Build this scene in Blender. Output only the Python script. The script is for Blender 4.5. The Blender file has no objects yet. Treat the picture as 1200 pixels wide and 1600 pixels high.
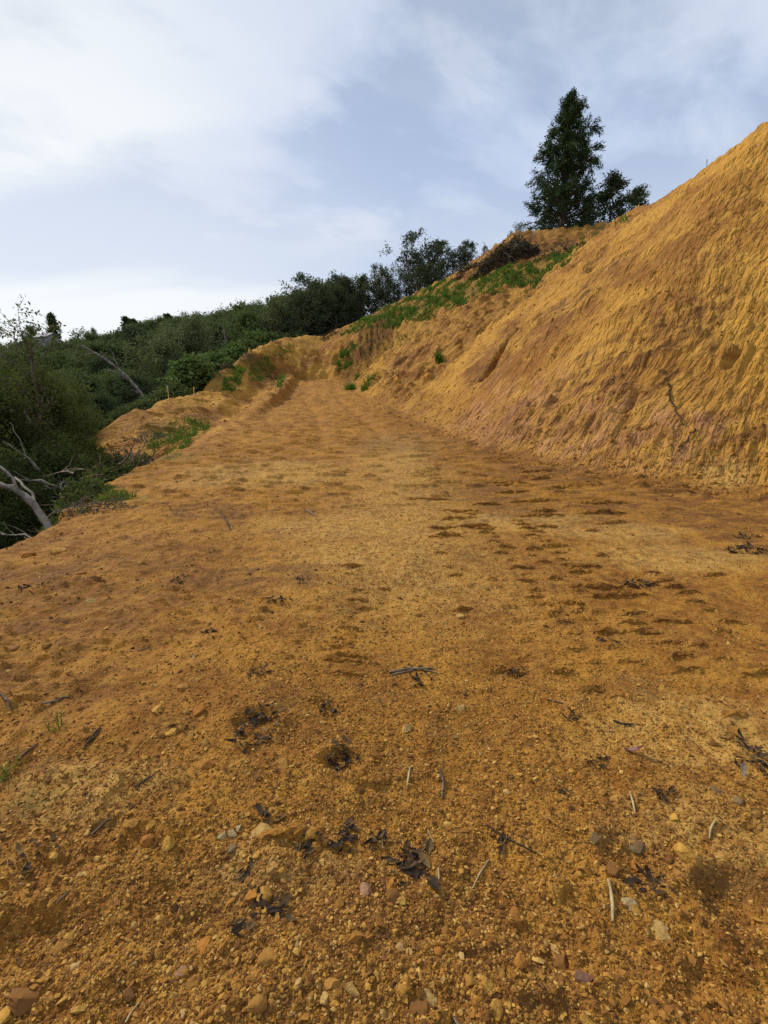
import bpy, math, random
import numpy as np
from mathutils import Vector, Matrix, Euler
from mathutils.geometry import delaunay_2d_cdt

scene = bpy.context.scene
COL = scene.collection
random.seed(7)
R = math.radians

# ------------------------------------------------------------------ camera
PITCH, FPX, CAMH = 14.0, 772.0, 1.6
cam_d = bpy.data.cameras.new('camera')
cam = bpy.data.objects.new('camera', cam_d)
COL.objects.link(cam)
cam.location = (0, 0, CAMH)
cam.rotation_euler = (R(90 - PITCH), 0, 0)
cam_d.sensor_fit = 'VERTICAL'
cam_d.sensor_height = 24.0
cam_d.lens = 24.0 * FPX / 1600.0
cam_d.clip_start, cam_d.clip_end = 0.05, 3000
scene.camera = cam
scene.render.resolution_x, scene.render.resolution_y = 768, 1024

# ------------------------------------------------------------------ light
SUN_EL, SUN_AZ = 38.0, -55.0            # azimuth: degrees clockwise from +Y (straight ahead)
sdir = Vector((math.sin(R(SUN_AZ)) * math.cos(R(SUN_EL)), math.cos(R(SUN_AZ)) * math.cos(R(SUN_EL)), math.sin(R(SUN_EL))))
sun_d = bpy.data.lights.new('sun', 'SUN')
sun_d.energy = 3.5
sun_d.angle = R(3.5)                     # sun through thin cloud
sun_d.color = (1.0, 0.93, 0.80)
sun = bpy.data.objects.new('sun', sun_d)
COL.objects.link(sun)
sun.location = (-20, 10, 30)
sun.rotation_euler = sdir.to_track_quat('Z', 'Y').to_euler()

world = bpy.data.worlds.new('World')
scene.world = world
world.use_nodes = True
try:
    world.cycles.sampling_method = 'MANUAL'
    world.cycles.sample_map_resolution = 512
except Exception:
    pass


class NT:
    """tiny helper round a node tree"""
    def __init__(s, tree):
        s.t = tree
        s.n = tree.nodes
        s.n.clear()
    def node(s, typ, **kw):
        n = s.n.new(typ)
        for k, v in kw.items():
            if k.startswith('i_'):
                n.inputs[k[2:].replace('_', ' ')].default_value = v
            else:
                setattr(n, k, v)
        return n
    def link(s, a, b):
        s.t.links.new(a, b)
    def put(s, sock, v):
        if hasattr(v, 'is_linked') or hasattr(v, 'links'):
            s.link(v, sock)
        else:
            if isinstance(v, tuple) and len(v) == 3 and sock.type == 'RGBA':
                v = v + (1,)
            sock.default_value = v
    def math(s, op, a, b=0.5, c=None, clamp=False):
        n = s.n.new('ShaderNodeMath')
        n.operation = op
        n.use_clamp = clamp
        s.put(n.inputs[0], a)
        s.put(n.inputs[1], b)
        if c is not None:
            s.put(n.inputs[2], c)
        return n.outputs[0]
    def vmath(s, op, a, b=(0, 0, 0)):
        n = s.n.new('ShaderNodeVectorMath')
        n.operation = op
        s.put(n.inputs[0], a)
        s.put(n.inputs[1], b)
        return n.outputs[0]
    def mix(s, f, a, b):
        n = s.n.new('ShaderNodeMix')
        n.data_type = 'RGBA'
        s.put(n.inputs[0], f)
        s.put(n.inputs[6], a)
        s.put(n.inputs[7], b)
        return n.outputs[2]
    def noise(s, vec, scale, detail=4, rough=0.55, dist=0.0):
        n = s.n.new('ShaderNodeTexNoise')
        s.put(n.inputs['Vector'], vec)
        n.inputs['Scale'].default_value = scale
        n.inputs['Detail'].default_value = detail
        n.inputs['Roughness'].default_value = rough
        n.inputs['Distortion'].default_value = dist
        return n.outputs['Fac']
    def ss(s, x, lo, hi, a=0.0, b=1.0):
        n = s.n.new('ShaderNodeMapRange')
        n.interpolation_type = 'SMOOTHSTEP'
        s.put(n.inputs[0], x)
        for i, v in enumerate((lo, hi, a, b)):
            n.inputs[i + 1].default_value = v
        return n.outputs[0]
    def attr(s, name):
        n = s.n.new('ShaderNodeAttribute')
        n.attribute_name = name
        return n
    def scalev(s, v, sx, sy, sz):
        return s.vmath('MULTIPLY', v, (sx, sy, sz))


w = NT(world.node_tree)
tc = w.node('ShaderNodeTexCoord')
sky = w.node('ShaderNodeTexSky', sky_type='NISHITA', sun_disc=False, sun_elevation=R(SUN_EL), sun_rotation=R(SUN_AZ),
             altitude=1500.0, air_density=1.0, dust_density=1.5, ozone_density=1.5)
sep = w.node('ShaderNodeSeparateXYZ')
w.link(tc.outputs['Generated'], sep.inputs[0])
zc = w.math('MAXIMUM', sep.outputs[2], 0.0)
den = w.math('ADD', zc, 0.22)
comb = w.node('ShaderNodeCombineXYZ')
w.link(w.math('DIVIDE', sep.outputs[0], den), comb.inputs[0])
w.link(w.math('DIVIDE', sep.outputs[1], den), comb.inputs[1])
comb.inputs[2].default_value = 3.7
cp = comb.outputs[0]
rotn = w.node('ShaderNodeVectorRotate', rotation_type='Z_AXIS')
w.link(cp, rotn.inputs['Vector'])
rotn.inputs['Angle'].default_value = R(58)
cr = rotn.outputs[0]
c_big = w.noise(cp, 0.9, 3, 0.5, 0.3)
c_mid = w.noise(w.vmath('ADD', w.scalev(cr, 1.15, 0.72, 1), (6.1, 2.4, 0)), 3.6, 6, 0.56, 0.25)
c_band = w.noise(w.scalev(cp, 0.35, 1.1, 1), 1.3, 3, 0.5, 0.2)
cover = w.ss(w.math('ADD', w.math('MULTIPLY', c_big, 0.6), w.math('MULTIPLY', c_mid, 0.4)), 0.38, 0.58, 0.45, 0.97)
lowh = w.ss(zc, 0.05, 0.75, 0.0, 1.0)
cover = w.math('MAXIMUM', cover, w.math('SUBTRACT', 0.97, w.math('MULTIPLY', lowh, 0.5)))
CL = 10.0
shade = w.ss(w.math('ADD', w.math('MULTIPLY', c_mid, 0.45), w.math('MULTIPLY', c_band, 0.55)), 0.38, 0.62)
ccol = w.mix(shade, (0.53 * CL, 0.635 * CL, 0.85 * CL), (0.665 * CL, 0.745 * CL, 0.88 * CL))
hz = w.ss(zc, 0.0, 0.42, 0.45, 0.0)
ccol = w.mix(hz, ccol, (0.80 * CL, 0.86 * CL, 0.92 * CL))
gdir = Vector((math.sin(R(-30)) * math.cos(R(9)), math.cos(R(-30)) * math.cos(R(9)), math.sin(R(9))))
dotn = w.node('ShaderNodeVectorMath', operation='DOT_PRODUCT')
w.link(tc.outputs['Generated'], dotn.inputs[0])
dotn.inputs[1].default_value = gdir
glow = w.math('MULTIPLY', w.ss(dotn.outputs['Value'], 0.84, 1.0, 0.0, 1.0), w.ss(c_band, 0.36, 0.56, 0.45, 1.0))
ccol = w.mix(glow, ccol, (0.95 * CL, 0.98 * CL, 1.0 * CL))
mixc = w.mix(cover, sky.outputs[0], ccol)
bg = w.node('ShaderNodeBackground')
w.link(mixc, bg.inputs[0])
bg.inputs[1].default_value = 0.1
wo = w.node('ShaderNodeOutputWorld')
w.link(bg.outputs[0], wo.inputs[0])

vs = scene.view_settings
vs.view_transform = 'Standard'
vs.look = 'None'
vs.exposure = 0.0
vs.gamma = 1.0
vs.use_curve_mapping = False
scene.cycles.use_denoising = False
scene.cycles.max_bounces = 6
scene.cycles.diffuse_bounces = 3
scene.cycles.transparent_max_bounces = 6

CP, SP = math.cos(R(PITCH)), math.sin(R(PITCH))


def ray(px, py):
    """direction of the sight line through a pixel of the 1200 x 1600 photograph"""
    u, v = (px - 600) / FPX, (800 - py) / FPX
    return np.array([u, CP + v * SP, -SP + v * CP])


def at(px, py, Y):
    """the point at distance Y ahead that stands there"""
    d = ray(px, py)
    p = d * (Y / d[1])
    return (p[0], Y, p[2] + CAMH)


# ------------------------------------------------------------------ noise
def _h(ix, iy, seed):
    n = (ix.astype(np.int64) * 374761393 + iy.astype(np.int64) * 668265263 + seed * 974634777) & 0xFFFFFFFF
    n = ((n ^ (n >> 13)) * 1274126177) & 0xFFFFFFFF
    n = ((n ^ (n >> 16)) * 2246822519) & 0xFFFFFFFF
    return (n ^ (n >> 15)) & 0xFFFF


def perlin(x, y, seed=0):
    x0, y0 = np.floor(x), np.floor(y)
    fx, fy = x - x0, y - y0
    ux = fx * fx * fx * (fx * (fx * 6 - 15) + 10)
    uy = fy * fy * fy * (fy * (fy * 6 - 15) + 10)
    def g(dx, dy):
        a = _h(x0 + dx, y0 + dy, seed) * (2 * math.pi / 65536.0)
        return np.cos(a) * (fx - dx) + np.sin(a) * (fy - dy)
    a = g(0, 0) * (1 - ux) + g(1, 0) * ux
    b = g(0, 1) * (1 - ux) + g(1, 1) * ux
    return (a * (1 - uy) + b * uy) * 1.5


def fbm(x, y, seed, octv=3, gain=0.5):
    r, a = 0.0, 1.0
    for o in range(octv):
        r = r + a * perlin(x * 2 ** o + 17.3 * o, y * 2 ** o - 9.1 * o, seed + o)
        a *= gain
    return r


def sst(x, lo, hi):
    t = np.clip((x - lo) / (hi - lo), 0, 1)
    return t * t * (3 - 2 * t)


# ------------------------------------------------------------------ terrain: break lines of a survey, triangulated
EDGE = [(-4.4, -14, -.1), (-4.3, -5, 0), (-4.2, 0, 0), (-4.17, 5.1, 0), (-4.1, 6.2, 0), (-4.75, 8.0, .05), (-4.95, 9.3, .1), (-5.07, 13.1, .25),
        (-5.25, 18.7, .5), (-5.6, 26, 1.04), (-6.2, 34, 2.1)]
TOE = [(30, -14, 0), (20, -4, 0), (14, 2, .05), (9.5, 5, .05), (5.9, 7.3, .05), (4.74, 8.05, .1), (3.56, 9.1, .15), (2.56, 11, .22), (1.72, 14.9, .4),
       (.53, 21, .72), (-1.4, 27, 1.3), (-2.3, 34, 2.1), (-4, 34.7, 2.15), (-6.2, 34, 2.1)]
CREST = [(42, -12, 6), (25, 0, 6.5), (17, 5, 7), (11.8, 9, 7.2), (9.0, 13.5, 7.62), (9.7, 17, 8.1), (9.95, 21, 8.4), (10.1, 25, 8.5), (9.6, 28, 7.96),
         (7.43, 31, 7.46), (4, 33, 6.46), (.5, 35.5, 5.85), (-2.4, 37.6, 5.45)]
SKYL = [at(151, 676, 19.5), at(195, 647, 21), at(250, 627, 23.5), at(311, 613, 27), at(350, 573, 31), at(405, 537, 35.5), at(438, 526, 38), at(471, 523, 38.5),
        at(505, 523, 38.8), at(527, 514, 39.2), at(556, 502, 39.5), at(600, 482, 41), at(690, 441, 41), at(760, 394, 40), at(800, 367, 39), at(880, 358, 39), at(960, 350, 38), (26, 36, 13)]
TROUGH = [(-5.7, -14, -1.8), (-5.5, 0, -1.8), (-5.4, 5, -1.7), (-5.45, 7, -1.7), (-6.4, 10.5, -1.9), (-7.7, 14.3, -1.15), (-7.9, 18, -.45), (-7.3, 23, .25), (-6.8, 28, 1.1)]
TERR = [(2.2, 38.3, 7.7), (5, 36.6, 8.7), (7.9, 35, 9.6), (12, 33.5, 9.9), (17, 31, 9.7)]
BACK = [(-15, 19.5, -4), (-14.3, 24, -3.2), (-13, 28, -2.2), (-11.5, 33, -.6), (-11, 39, 1.2), (-7, 43.5, 3.0), (0, 47, 5.3), (5, 47, 7.5), (10, 46, 10),
        (16, 45, 11.7), (28, 44, 12.4), (50, 38, 12.5)]
RAV = [(-11, -14, -6.5), (-10.8, 2, -6.6), (-12, 9, -6.4), (-17, 15, -6.2), (-20, 25, -5.6), (-21, 36, -4.4), (-17, 47, -1.5), (-8, 57, 2.3)]
RIDGE = [(-150, 105, 1.5), (-105, 118, 4.6), (-72, 116, 6.0), (-42, 104, 6.6), (-18, 88, 7.4), (0, 72, 7.6), (16, 66, 10.5), (50, 66, 12)]
WEST = [(-42, -14, -3), (-42, 12, -2.5), (-48, 40, -1.5), (-55, 65, 1.5)]
PLAT = [(45, 10, 8.2), (30, 25, 8.6), (16, 25, 8.7), (24, 31, 10)]
FAR = [(-120, 150, 2), (-60, 150, 2.5), (-10, 130, 3), (60, 120, 8), (-110, 20, 1), (-110, 70, 3), (-700, -500, -8), (700, -500, -4), (900, 300, 2), (500, 900, 0),
       (-500, 900, -8), (-900, 300, -10), (0, -60, -3), (-60, -60, -6), (60, -60, 2), (120, 30, 9)]
V, E = [], []


def addline(L):
    ids = []
    for p in L:
        for i, q in enumerate(V):
            if (q[0] - p[0]) ** 2 + (q[1] - p[1]) ** 2 < 1e-4:
                ids.append(i)
                break
        else:
            V.append(tuple(p))
            ids.append(len(V) - 1)
    for a, b in zip(ids, ids[1:]):
        E.append((a, b))


for L in (EDGE, TOE, CREST, SKYL, TROUGH, TERR, BACK, RAV, RIDGE, WEST):
    addline(L)
for p in PLAT + FAR:
    V.append(p)
res = delaunay_2d_cdt([Vector((p[0], p[1])) for p in V], E, [], 0, 1e-6)
tv = []
for i, p in enumerate(res[0]):
    o = res[3][i]
    if o:
        tv.append((p[0], p[1], V[o[0]][2]))
    else:
        k = sorted(((q[0] - p[0]) ** 2 + (q[1] - p[1]) ** 2, q[2]) for q in V)[:3]
        ww = [1 / (a + 1e-3) for a, b in k]
        tv.append((p[0], p[1], sum(x * b for x, (a, b) in zip(ww, k)) / sum(ww)))
        print('crossing break lines near', p)


class Grid:
    def __init__(s, x0, x1, y0, y1, st):
        s.x0, s.y0, s.st = x0, y0, st
        s.nx, s.ny = int(round((x1 - x0) / st)) + 1, int(round((y1 - y0) / st)) + 1
        s.X, s.Y = np.meshgrid(x0 + st * np.arange(s.nx), y0 + st * np.arange(s.ny))
        s.z = np.zeros((s.ny, s.nx))
    def raster(s, tv, faces):
        for f in faces:
            a, b, c = (tv[i] for i in f)
            ix0 = max(0, int(math.floor((min(a[0], b[0], c[0]) - s.x0) / s.st)))
            ix1 = min(s.nx - 1, int(math.ceil((max(a[0], b[0], c[0]) - s.x0) / s.st)))
            iy0 = max(0, int(math.floor((min(a[1], b[1], c[1]) - s.y0) / s.st)))
            iy1 = min(s.ny - 1, int(math.ceil((max(a[1], b[1], c[1]) - s.y0) / s.st)))
            if ix1 < ix0 or iy1 < iy0:
                continue
            X, Y = s.X[iy0:iy1 + 1, ix0:ix1 + 1], s.Y[iy0:iy1 + 1, ix0:ix1 + 1]
            d = (b[1] - c[1]) * (a[0] - c[0]) + (c[0] - b[0]) * (a[1] - c[1])
            if abs(d) < 1e-9:
                continue
            l1 = ((b[1] - c[1]) * (X - c[0]) + (c[0] - b[0]) * (Y - c[1])) / d
            l2 = ((c[1] - a[1]) * (X - c[0]) + (a[0] - c[0]) * (Y - c[1])) / d
            l3 = 1 - l1 - l2
            m = (l1 > -1e-6) & (l2 > -1e-6) & (l3 > -1e-6)
            s.z[iy0:iy1 + 1, ix0:ix1 + 1][m] = (l1 * a[2] + l2 * b[2] + l3 * c[2])[m]
    def samp(s, A, x, y):
        fx = np.clip((np.asarray(x, float) - s.x0) / s.st, 0, s.nx - 1.001)
        fy = np.clip((np.asarray(y, float) - s.y0) / s.st, 0, s.ny - 1.001)
        ix, iy = fx.astype(int), fy.astype(int)
        fx, fy = fx - ix, fy - iy
        return (A[iy, ix] * (1 - fx) + A[iy, ix + 1] * fx) * (1 - fy) + (A[iy + 1, ix] * (1 - fx) + A[iy + 1, ix + 1] * fx) * fy
    def inside(s, x, y):
        return (x > s.x0) & (x < s.x0 + s.st * (s.nx - 1)) & (y > s.y0) & (y < s.y0 + s.st * (s.ny - 1))


def box(A, r):
    for ax in (0, 1):
        p = np.pad(A, [(r + 1, r) if i == ax else (0, 0) for i in (0, 1)], mode='edge')
        c = np.cumsum(p, axis=ax)
        n = A.shape[ax]
        A = (np.take(c, range(2 * r + 1, 2 * r + 1 + n), axis=ax) - np.take(c, range(0, n), axis=ax)) / (2 * r + 1)
    return A


def inpoly(X, Y, P):
    r = np.zeros(X.shape, bool)
    for (x1, y1), (x2, y2) in zip(P, P[1:] + P[:1]):
        if y1 == y2:
            continue
        c = ((y1 > Y) != (y2 > Y)) & (X < (x2 - x1) * (Y - y1) / (y2 - y1) + x1)
        r ^= c
    return r


def nearline(X, Y, L):
    """distance to a polyline, arc length of the nearest point, and its side"""
    best = np.full(X.shape, 1e9)
    arc = np.zeros(X.shape)
    s0 = 0.0
    for a, b in zip(L, L[1:]):
        dx, dy = b[0] - a[0], b[1] - a[1]
        l = math.hypot(dx, dy)
        t = np.clip(((X - a[0]) * dx + (Y - a[1]) * dy) / (l * l), 0, 1)
        d = np.hypot(X - a[0] - t * dx, Y - a[1] - t * dy)
        m = d < best
        best[m] = d[m]
        arc[m] = (s0 + t * l)[m]
        s0 += l
    return best, arc


G = Grid(-46, 46, -13, 63, 0.1)
G.raster(tv, res[2])
G.z = box(box(G.z, 2), 2)
GO = Grid(-700, 700, -480, 880, 4.0)
GO.raster(tv, res[2])

P_ROAD = [p[:2] for p in EDGE] + [p[:2] for p in TOE[::-1]][1:]
P_ORANGE = [(-4.9, -14), (-4.9, 0), (-4.75, 7), (-5.6, 9.5), (-7.4, 13.4), (-11.9, 18.6), (-12.0, 20.0), (-11.5, 22), (-11.0, 24.4), (-10.6, 27.7), (-10.4, 31.4),
            (-9.3, 36.3), (-8.3, 39), (-6.3, 39.7), (-4.5, 40), (-3.6, 40.2), (0, 41.8), (4.4, 41.8), (7.5, 40.8), (9.1, 40), (12.8, 40), (16, 39), (26, 37), (45, 22), (45, -14)]
road_b = inpoly(G.X, G.Y, P_ROAD)
orange_b = inpoly(G.X, G.Y, P_ORANGE)
bank_b = orange_b & ~road_b & ((G.Y > 34.0) | (G.X > -3))
bank_b |= orange_b & ~road_b & (G.X > 0)
M_ROAD, M_ORANGE, M_BANK = (box(b.astype(float), 2) for b in (road_b, orange_b, bank_b))
TD, TS = nearline(G.X, G.Y, TOE)                       # distance up from the toe, arc along it
# the right hand face stands proud of the recess behind it
SCARP = [(-0.2, 20.0), (2.6, 21.0), (5.6, 23.4), (8.2, 25.8), (9.6, 28.2)]
sd, sa = nearline(G.X, G.Y, SCARP)
side = np.interp(G.X, [p[0] for p in SCARP], [p[1] for p in SCARP])
behind = (G.Y > side)
cut = np.where(behind, 1.0, 0.0)
cut = box(cut, 3)
fade = sst(G.X, 0.2, 3.5) * sst(-G.X, -10.5, -8.5) * (1 - sst(sd, 1.0, 5.5))
G.z -= M_BANK * cut * fade * 0.8
# windrow along the road's left edge, far end
wd, wa = nearline(G.X, G.Y, EDGE)
wy = sst(G.Y, 15.5, 25) * (1 - sst(G.Y, 33.2, 34.2)) * (.8 + .4 * perlin(G.X / 1.0, G.Y / 1.0, 66))
G.z += wy * np.exp(-((wd - 0.10) / 0.34) ** 4) * 0.50
for zlow in (1,):
    G.z -= wy * np.exp(-((wd - 1.6) / 0.6) ** 2) * 0.25 * (G.X < -5.8)


def base_h(x, y):
    x, y = np.asarray(x, float), np.asarray(y, float)
    return np.where(G.inside(x, y), G.samp(G.z, x, y), GO.samp(GO.z, x, y))


# ------------------------------------------------------------------ prints of the grader's cleats: (px, py, width px)
CLEATS = [(830, 838, 25), (835, 860, 30), (852, 880, 28), (915, 885, 55), (868, 905, 28), (957, 917, 46), (902, 917, 26), (985, 930, 58), (893, 944, 40),
          (903, 957, 24), (935, 959, 26), (1050, 975, 62), (952, 995, 54), (1010, 990, 26), (955, 1017, 26), (985, 1040, 44), (1062, 1034, 44),
          (880, 1050, 44), (922, 1079, 42), (1182, 1064, 50), (1125, 1040, 26), (545, 985, 40), (535, 1037, 70), (495, 1101, 46), (520, 1012, 30),
          (575, 950, 34), (600, 920, 24), (790, 1047, 66), (860, 855, 30), (940, 870, 26), (830, 868, 16), (1000, 960, 30), (820, 1000, 24), (700, 1010, 30),
          (800, 770, 60), (830, 785, 70), (760, 790, 50), (720, 800, 60), (690, 825, 50), (700, 840, 44), (780, 755, 46), (850, 800, 40), (880, 760, 60),
          (930, 790, 50), (1090, 1015, 30), (1130, 990, 28), (1150, 1120, 34), (450, 1312, 84), (590, 1225, 44), (1040, 905, 30), (770, 905, 20), (1120, 900, 36)]
_r = random.Random(5)
CLEATS += [(_r.uniform(660, 960), _r.uniform(735, 830), _r.uniform(36, 80)) for _ in range(12)]


TSTEP = np.exp(np.linspace(math.log(.6), math.log(220), 900))


def ground_base_hit(px, py, h=None):
    """first point where a sight line meets the ground"""
    d = ray(px, py)
    h = h or base_h
    T = TSTEP
    for _ in range(2):
        below = (d[2] * T + CAMH) < h(d[0] * T, d[1] * T)
        if not below.any():
            return None
        k = max(1, int(np.argmax(below)))
        T = np.linspace(T[k - 1], T[k], 24)
    below = (d[2] * T + CAMH) < h(d[0] * T, d[1] * T)
    t = float(T[int(np.argmax(below))])
    return float(d[0] * t), float(d[1] * t), float(h(np.array([d[0] * t]), np.array([d[1] * t]))[0])


CL_W = []
rng = np.random.default_rng(3)
for px, py, wpx in CLEATS:
    x, y, z = ground_base_hit(px, py)
    dist = math.hypot(math.hypot(x, y), CAMH)
    hw = wpx / FPX * dist * 0.5
    CL_W.append((x, y, hw, rng.uniform(-.12, .12), rng.uniform(.75, 1.2)))


_r = random.Random(9)
for cx_, y0_, y1_, pr_, w_ in ((1.22, 2.3, 6.2, .88, .095), (1.74, 2.5, 6.0, .82, .11), (2.4, 2.6, 5.4, .5, .10), (-.22, 2.5, 4.2, .55, .09), (.62, 3.0, 5.2, .18, .07)):
    yy_ = y0_
    while yy_ < y1_:
        if _r.random() < pr_:
            CL_W.append((cx_ + _r.uniform(-.05, .05) - .03 * (yy_ - 3), yy_, w_ * _r.uniform(.55, 1.35), _r.uniform(-.06, .02), _r.uniform(.55, 1.2)))
        yy_ += .165 + _r.uniform(-.025, .025)


def hole(x, y, cx, cy, rx, ry, depth):
    q = ((x - cx) / rx) ** 2 + ((y - cy) / ry) ** 2
    return -depth * np.exp(-q * q) + depth * 0.35 * np.exp(-((np.sqrt(q) - 1.35) / 0.3) ** 2)


HOLES = [(ground_base_hit(1160, 1395), .13, .10, .05), (ground_base_hit(1000, 1330), .12, .09, .02), (ground_base_hit(400, 1142), .10, .09, .025),
         (ground_base_hit(535, 1195), .09, .06, .035), (ground_base_hit(60, 1480), .22, .08, .025), (ground_base_hit(40, 1250), .25, .1, .02)]
BHOLE = ground_base_hit(1143, 567)
GULLIES = [([ground_base_hit(*q)[:2] for q in L], a, b) for L, a, b in [
    ([(838, 500), (812, 516), (792, 534), (775, 562), (756, 588)], .17, .75), ([(962, 372), (940, 395), (925, 420)], .22, .35),
    ([(700, 600), (690, 640)], .15, .15), ([(1000, 585), (985, 640), (960, 700)], .10, .12), ([(880, 600), (850, 660), (835, 700)], .10, .12)]]


def detail(x, y, lam_min=None):
    """relief of the soil, metres; lam_min: the shortest wave the mesh can carry there"""
    x, y = np.asarray(x, float), np.asarray(y, float)
    if lam_min is None:
        lam_min = np.maximum(np.hypot(x, y), 0.3) * 0.0045
    def k(lam):
        return np.clip(lam / (lam_min * 2.2) - 0.6, 0, 1)
    ins = G.inside(x, y).astype(float)
    r, o, b = (G.samp(m, x, y) * ins for m in (M_ROAD, M_ORANGE, M_BANK))
    td, ts = G.samp(TD, x, y), G.samp(TS, x, y)
    f = np.clip(o - r - b, 0, 1)
    z = np.zeros(x.shape)
    # --- platform and road
    rough = 0.40 + 0.85 * sst(-x, 0.0, 2.6) + 0.75 * sst(2.4 - y, 0, 1.5) + 0.35 * sst(x, 2.2, 4.5)
    rd = 0.045 * fbm(x / 1.7, y / 1.7, 11, 2)
    rd += 0.026 * rough * perlin(x / .38, y / .27, 12) * k(.3)
    rd += 0.017 * rough * perlin(x / .15, y / .12, 13) * k(.13)
    cl = perlin(x / .075, y / .060, 14)
    rd += rough * (0.007 * cl + 0.012 * sst(cl, .22, .5) * sst(perlin(x / .8, y / .8, 15), -.15, .3)) * k(.07)
    rd += rough * 0.006 * perlin(x / .03, y / .026, 16) * k(.03)
    sp = perlin(x / .16, y / .055, 17)
    rd += 0.030 * sst(sp, .40, .62) * sst(perlin(x / 1.3, y / 1.0, 37), -.0, .3) * k(.05) * sst(y, 2.0, 3.2)
    far = perlin(x / .55, y / .16, 47)
    rd += 0.05 * sst(far, .28, .55) * sst(y, 5, 8)
    # two wheel ruts on the far road
    cx = np.interp(y, [0, 12, 20, 27, 34], [-.2, -.6, -1.9, -3.4, -4.2])
    for off in (-.85, .85):
        rd -= 0.05 * np.exp(-((x - cx - off + .1 * perlin(y / 3, y * 0 + off, 18)) / .2) ** 2) * sst(y, 9, 15)
    for (hx, hy, hw, ang, s) in CL_W:
        m = (np.abs(x - hx) < hw * 1.6 + .1) & (np.abs(y - hy) < .25)
        if m.any():
            xx, yy = x[m] - hx, y[m] - hy - ang * (x[m] - hx)
            yy = yy + 0.03 * perlin(xx / .10, xx * 0 + hy * 9, 19)
            env = np.exp(-(xx / hw) ** 4) * (0.85 + 0.45 * perlin(xx / .06, yy * 0 + hx * 7, 20))
            g = hw / (hw + .05)
            wid = .017 + .0028 * hy
            up = np.where(yy < 0, np.exp(-(yy / (wid * .3)) ** 2), np.exp(-(yy / (wid * 1.3)) ** 2))
            rd[m] += s * g * env * (0.020 * up - 0.010 * np.exp(-((yy + wid * 1.5) / wid) ** 2))
    for (h, rx, ry, dp) in HOLES:
        m = (np.abs(x - h[0]) < 3 * rx) & (np.abs(y - h[1]) < 3 * ry)
        if m.any():
            rd[m] += hole(x[m], y[m], h[0], h[1], rx, ry, dp)
    z += r * rd
    # --- cut bank: bucket scratches run down the face, clods stick out of it
    wob = 0.30 * perlin(x / 2.2, y / 2.2, 20)
    wb = sst(y, 32.5, 34.5) * (1 - sst(x, -2.0, 0.8))           # the wall that closes the road
    u = (-.6 * x + .8 * y) * (1 - wb) + x * wb + wob
    v = (.8 * x + .6 * y) * (1 - wb) + y * wb + .5 * wob
    ramp = sst(td, 0.02, 0.6)
    bk = 0.16 * fbm(x / 3.0, y / 3.0, 21, 2)
    g1 = perlin(u / .28, v / 1.1, 22)
    bk += 0.075 * (0.5 - np.abs(g1)) * k(.25)
    bk += 0.042 * perlin(u / .12, v / .45, 23) * k(.14)
    area = 0.45 + 0.8 * sst(perlin(x / 1.9, y / 1.9, 25), -.25, .35)
    c2 = perlin(u / .13, v / .26, 24)
    bk += (0.034 * c2 + 0.055 * sst(c2, .10, .45)) * k(.13) * area
    bk += 0.045 * perlin(u / .08, v / .14, 26) * k(.08) * area
    c4 = perlin(u / .5, v / .22, 27)
    bk += 0.07 * sst(c4, .2, .45) * area
    fa = sst(y, 17, 24)
    c5 = perlin(u / .42, v / .60, 50)
    bk += fa * (1 - wb * sst(y, 36.6, 38)) * (0.10 * c5 + 0.13 * sst(c5, .1, .4) + 0.12 * (0.5 - np.abs(perlin(u / .55, v / 1.6, 51))))
    st = perlin(u / 3.5, v / .7, 28)
    bk += 0.07 * (sst(st, 0, .08) - .5)
    m = (np.abs(x - BHOLE[0]) < 1) & (np.abs(y - BHOLE[1]) < 1)
    if m.any():
        bk[m] += hole(x[m], y[m], BHOLE[0], BHOLE[1], .16, .09, .22)
    bk += 0.12 * perlin(x / .55, y / .55, 29) * sst(y, 36, 39) * sst(x, 3, 6)
    bk += 0.16 * (0.5 - np.abs(perlin(x / .55, y / 3.5, 30))) * wb * (1 - sst(y, 36.6, 38))
    for gl, gw_, gd in GULLIES:
        mm = (np.abs(x - gl[0][0]) < 6) & (np.abs(y - gl[0][1]) < 6) & (b > 0)
        if mm.any():
            dd, aa = nearline(x[mm], y[mm], gl)
            bk[mm] -= gd * np.exp(-(dd / gw_) ** 2) * (.8 + .5 * perlin(x[mm] / .3, y[mm] / .3, 39))
    z += b * ramp * bk
    # --- fill slope on the left
    fl = 0.16 * fbm(x / 1.8, y / 1.8, 31, 2) + 0.07 * perlin((x + .5 * y) / .5, (y - .5 * x) / 1.1, 32) + 0.05 * perlin(x / .22, y / .25, 33) * k(.22)
    c3 = perlin(x / .16, y / .2, 34)
    fl += 0.06 * sst(c3, .15, .5) * k(.16)
    fl += 0.11 * (0.5 - np.abs(perlin(u / .40, v / 1.5, 35))) + 0.06 * perlin(u / .2, v / .5, 36) * k(.2)
    fl += 0.09 * sst(perlin(u / .7, v / 2.5, 38), .1, .4)
    z += f * fl
    z += (1 - o) * (0.3 * fbm(x / 6, y / 6, 41, 2) + 0.15 * perlin(x / .9, y / .9, 42)) * ins
    return z


def height(x, y):
    return base_h(x, y) + detail(x, y)


def hgt(x, y):
    return float(height(np.array([x]), np.array([y]))[0])


def hit(px, py):
    """where a sight line meets the ground"""
    p = ground_base_hit(px, py, height)
    return p


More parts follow.
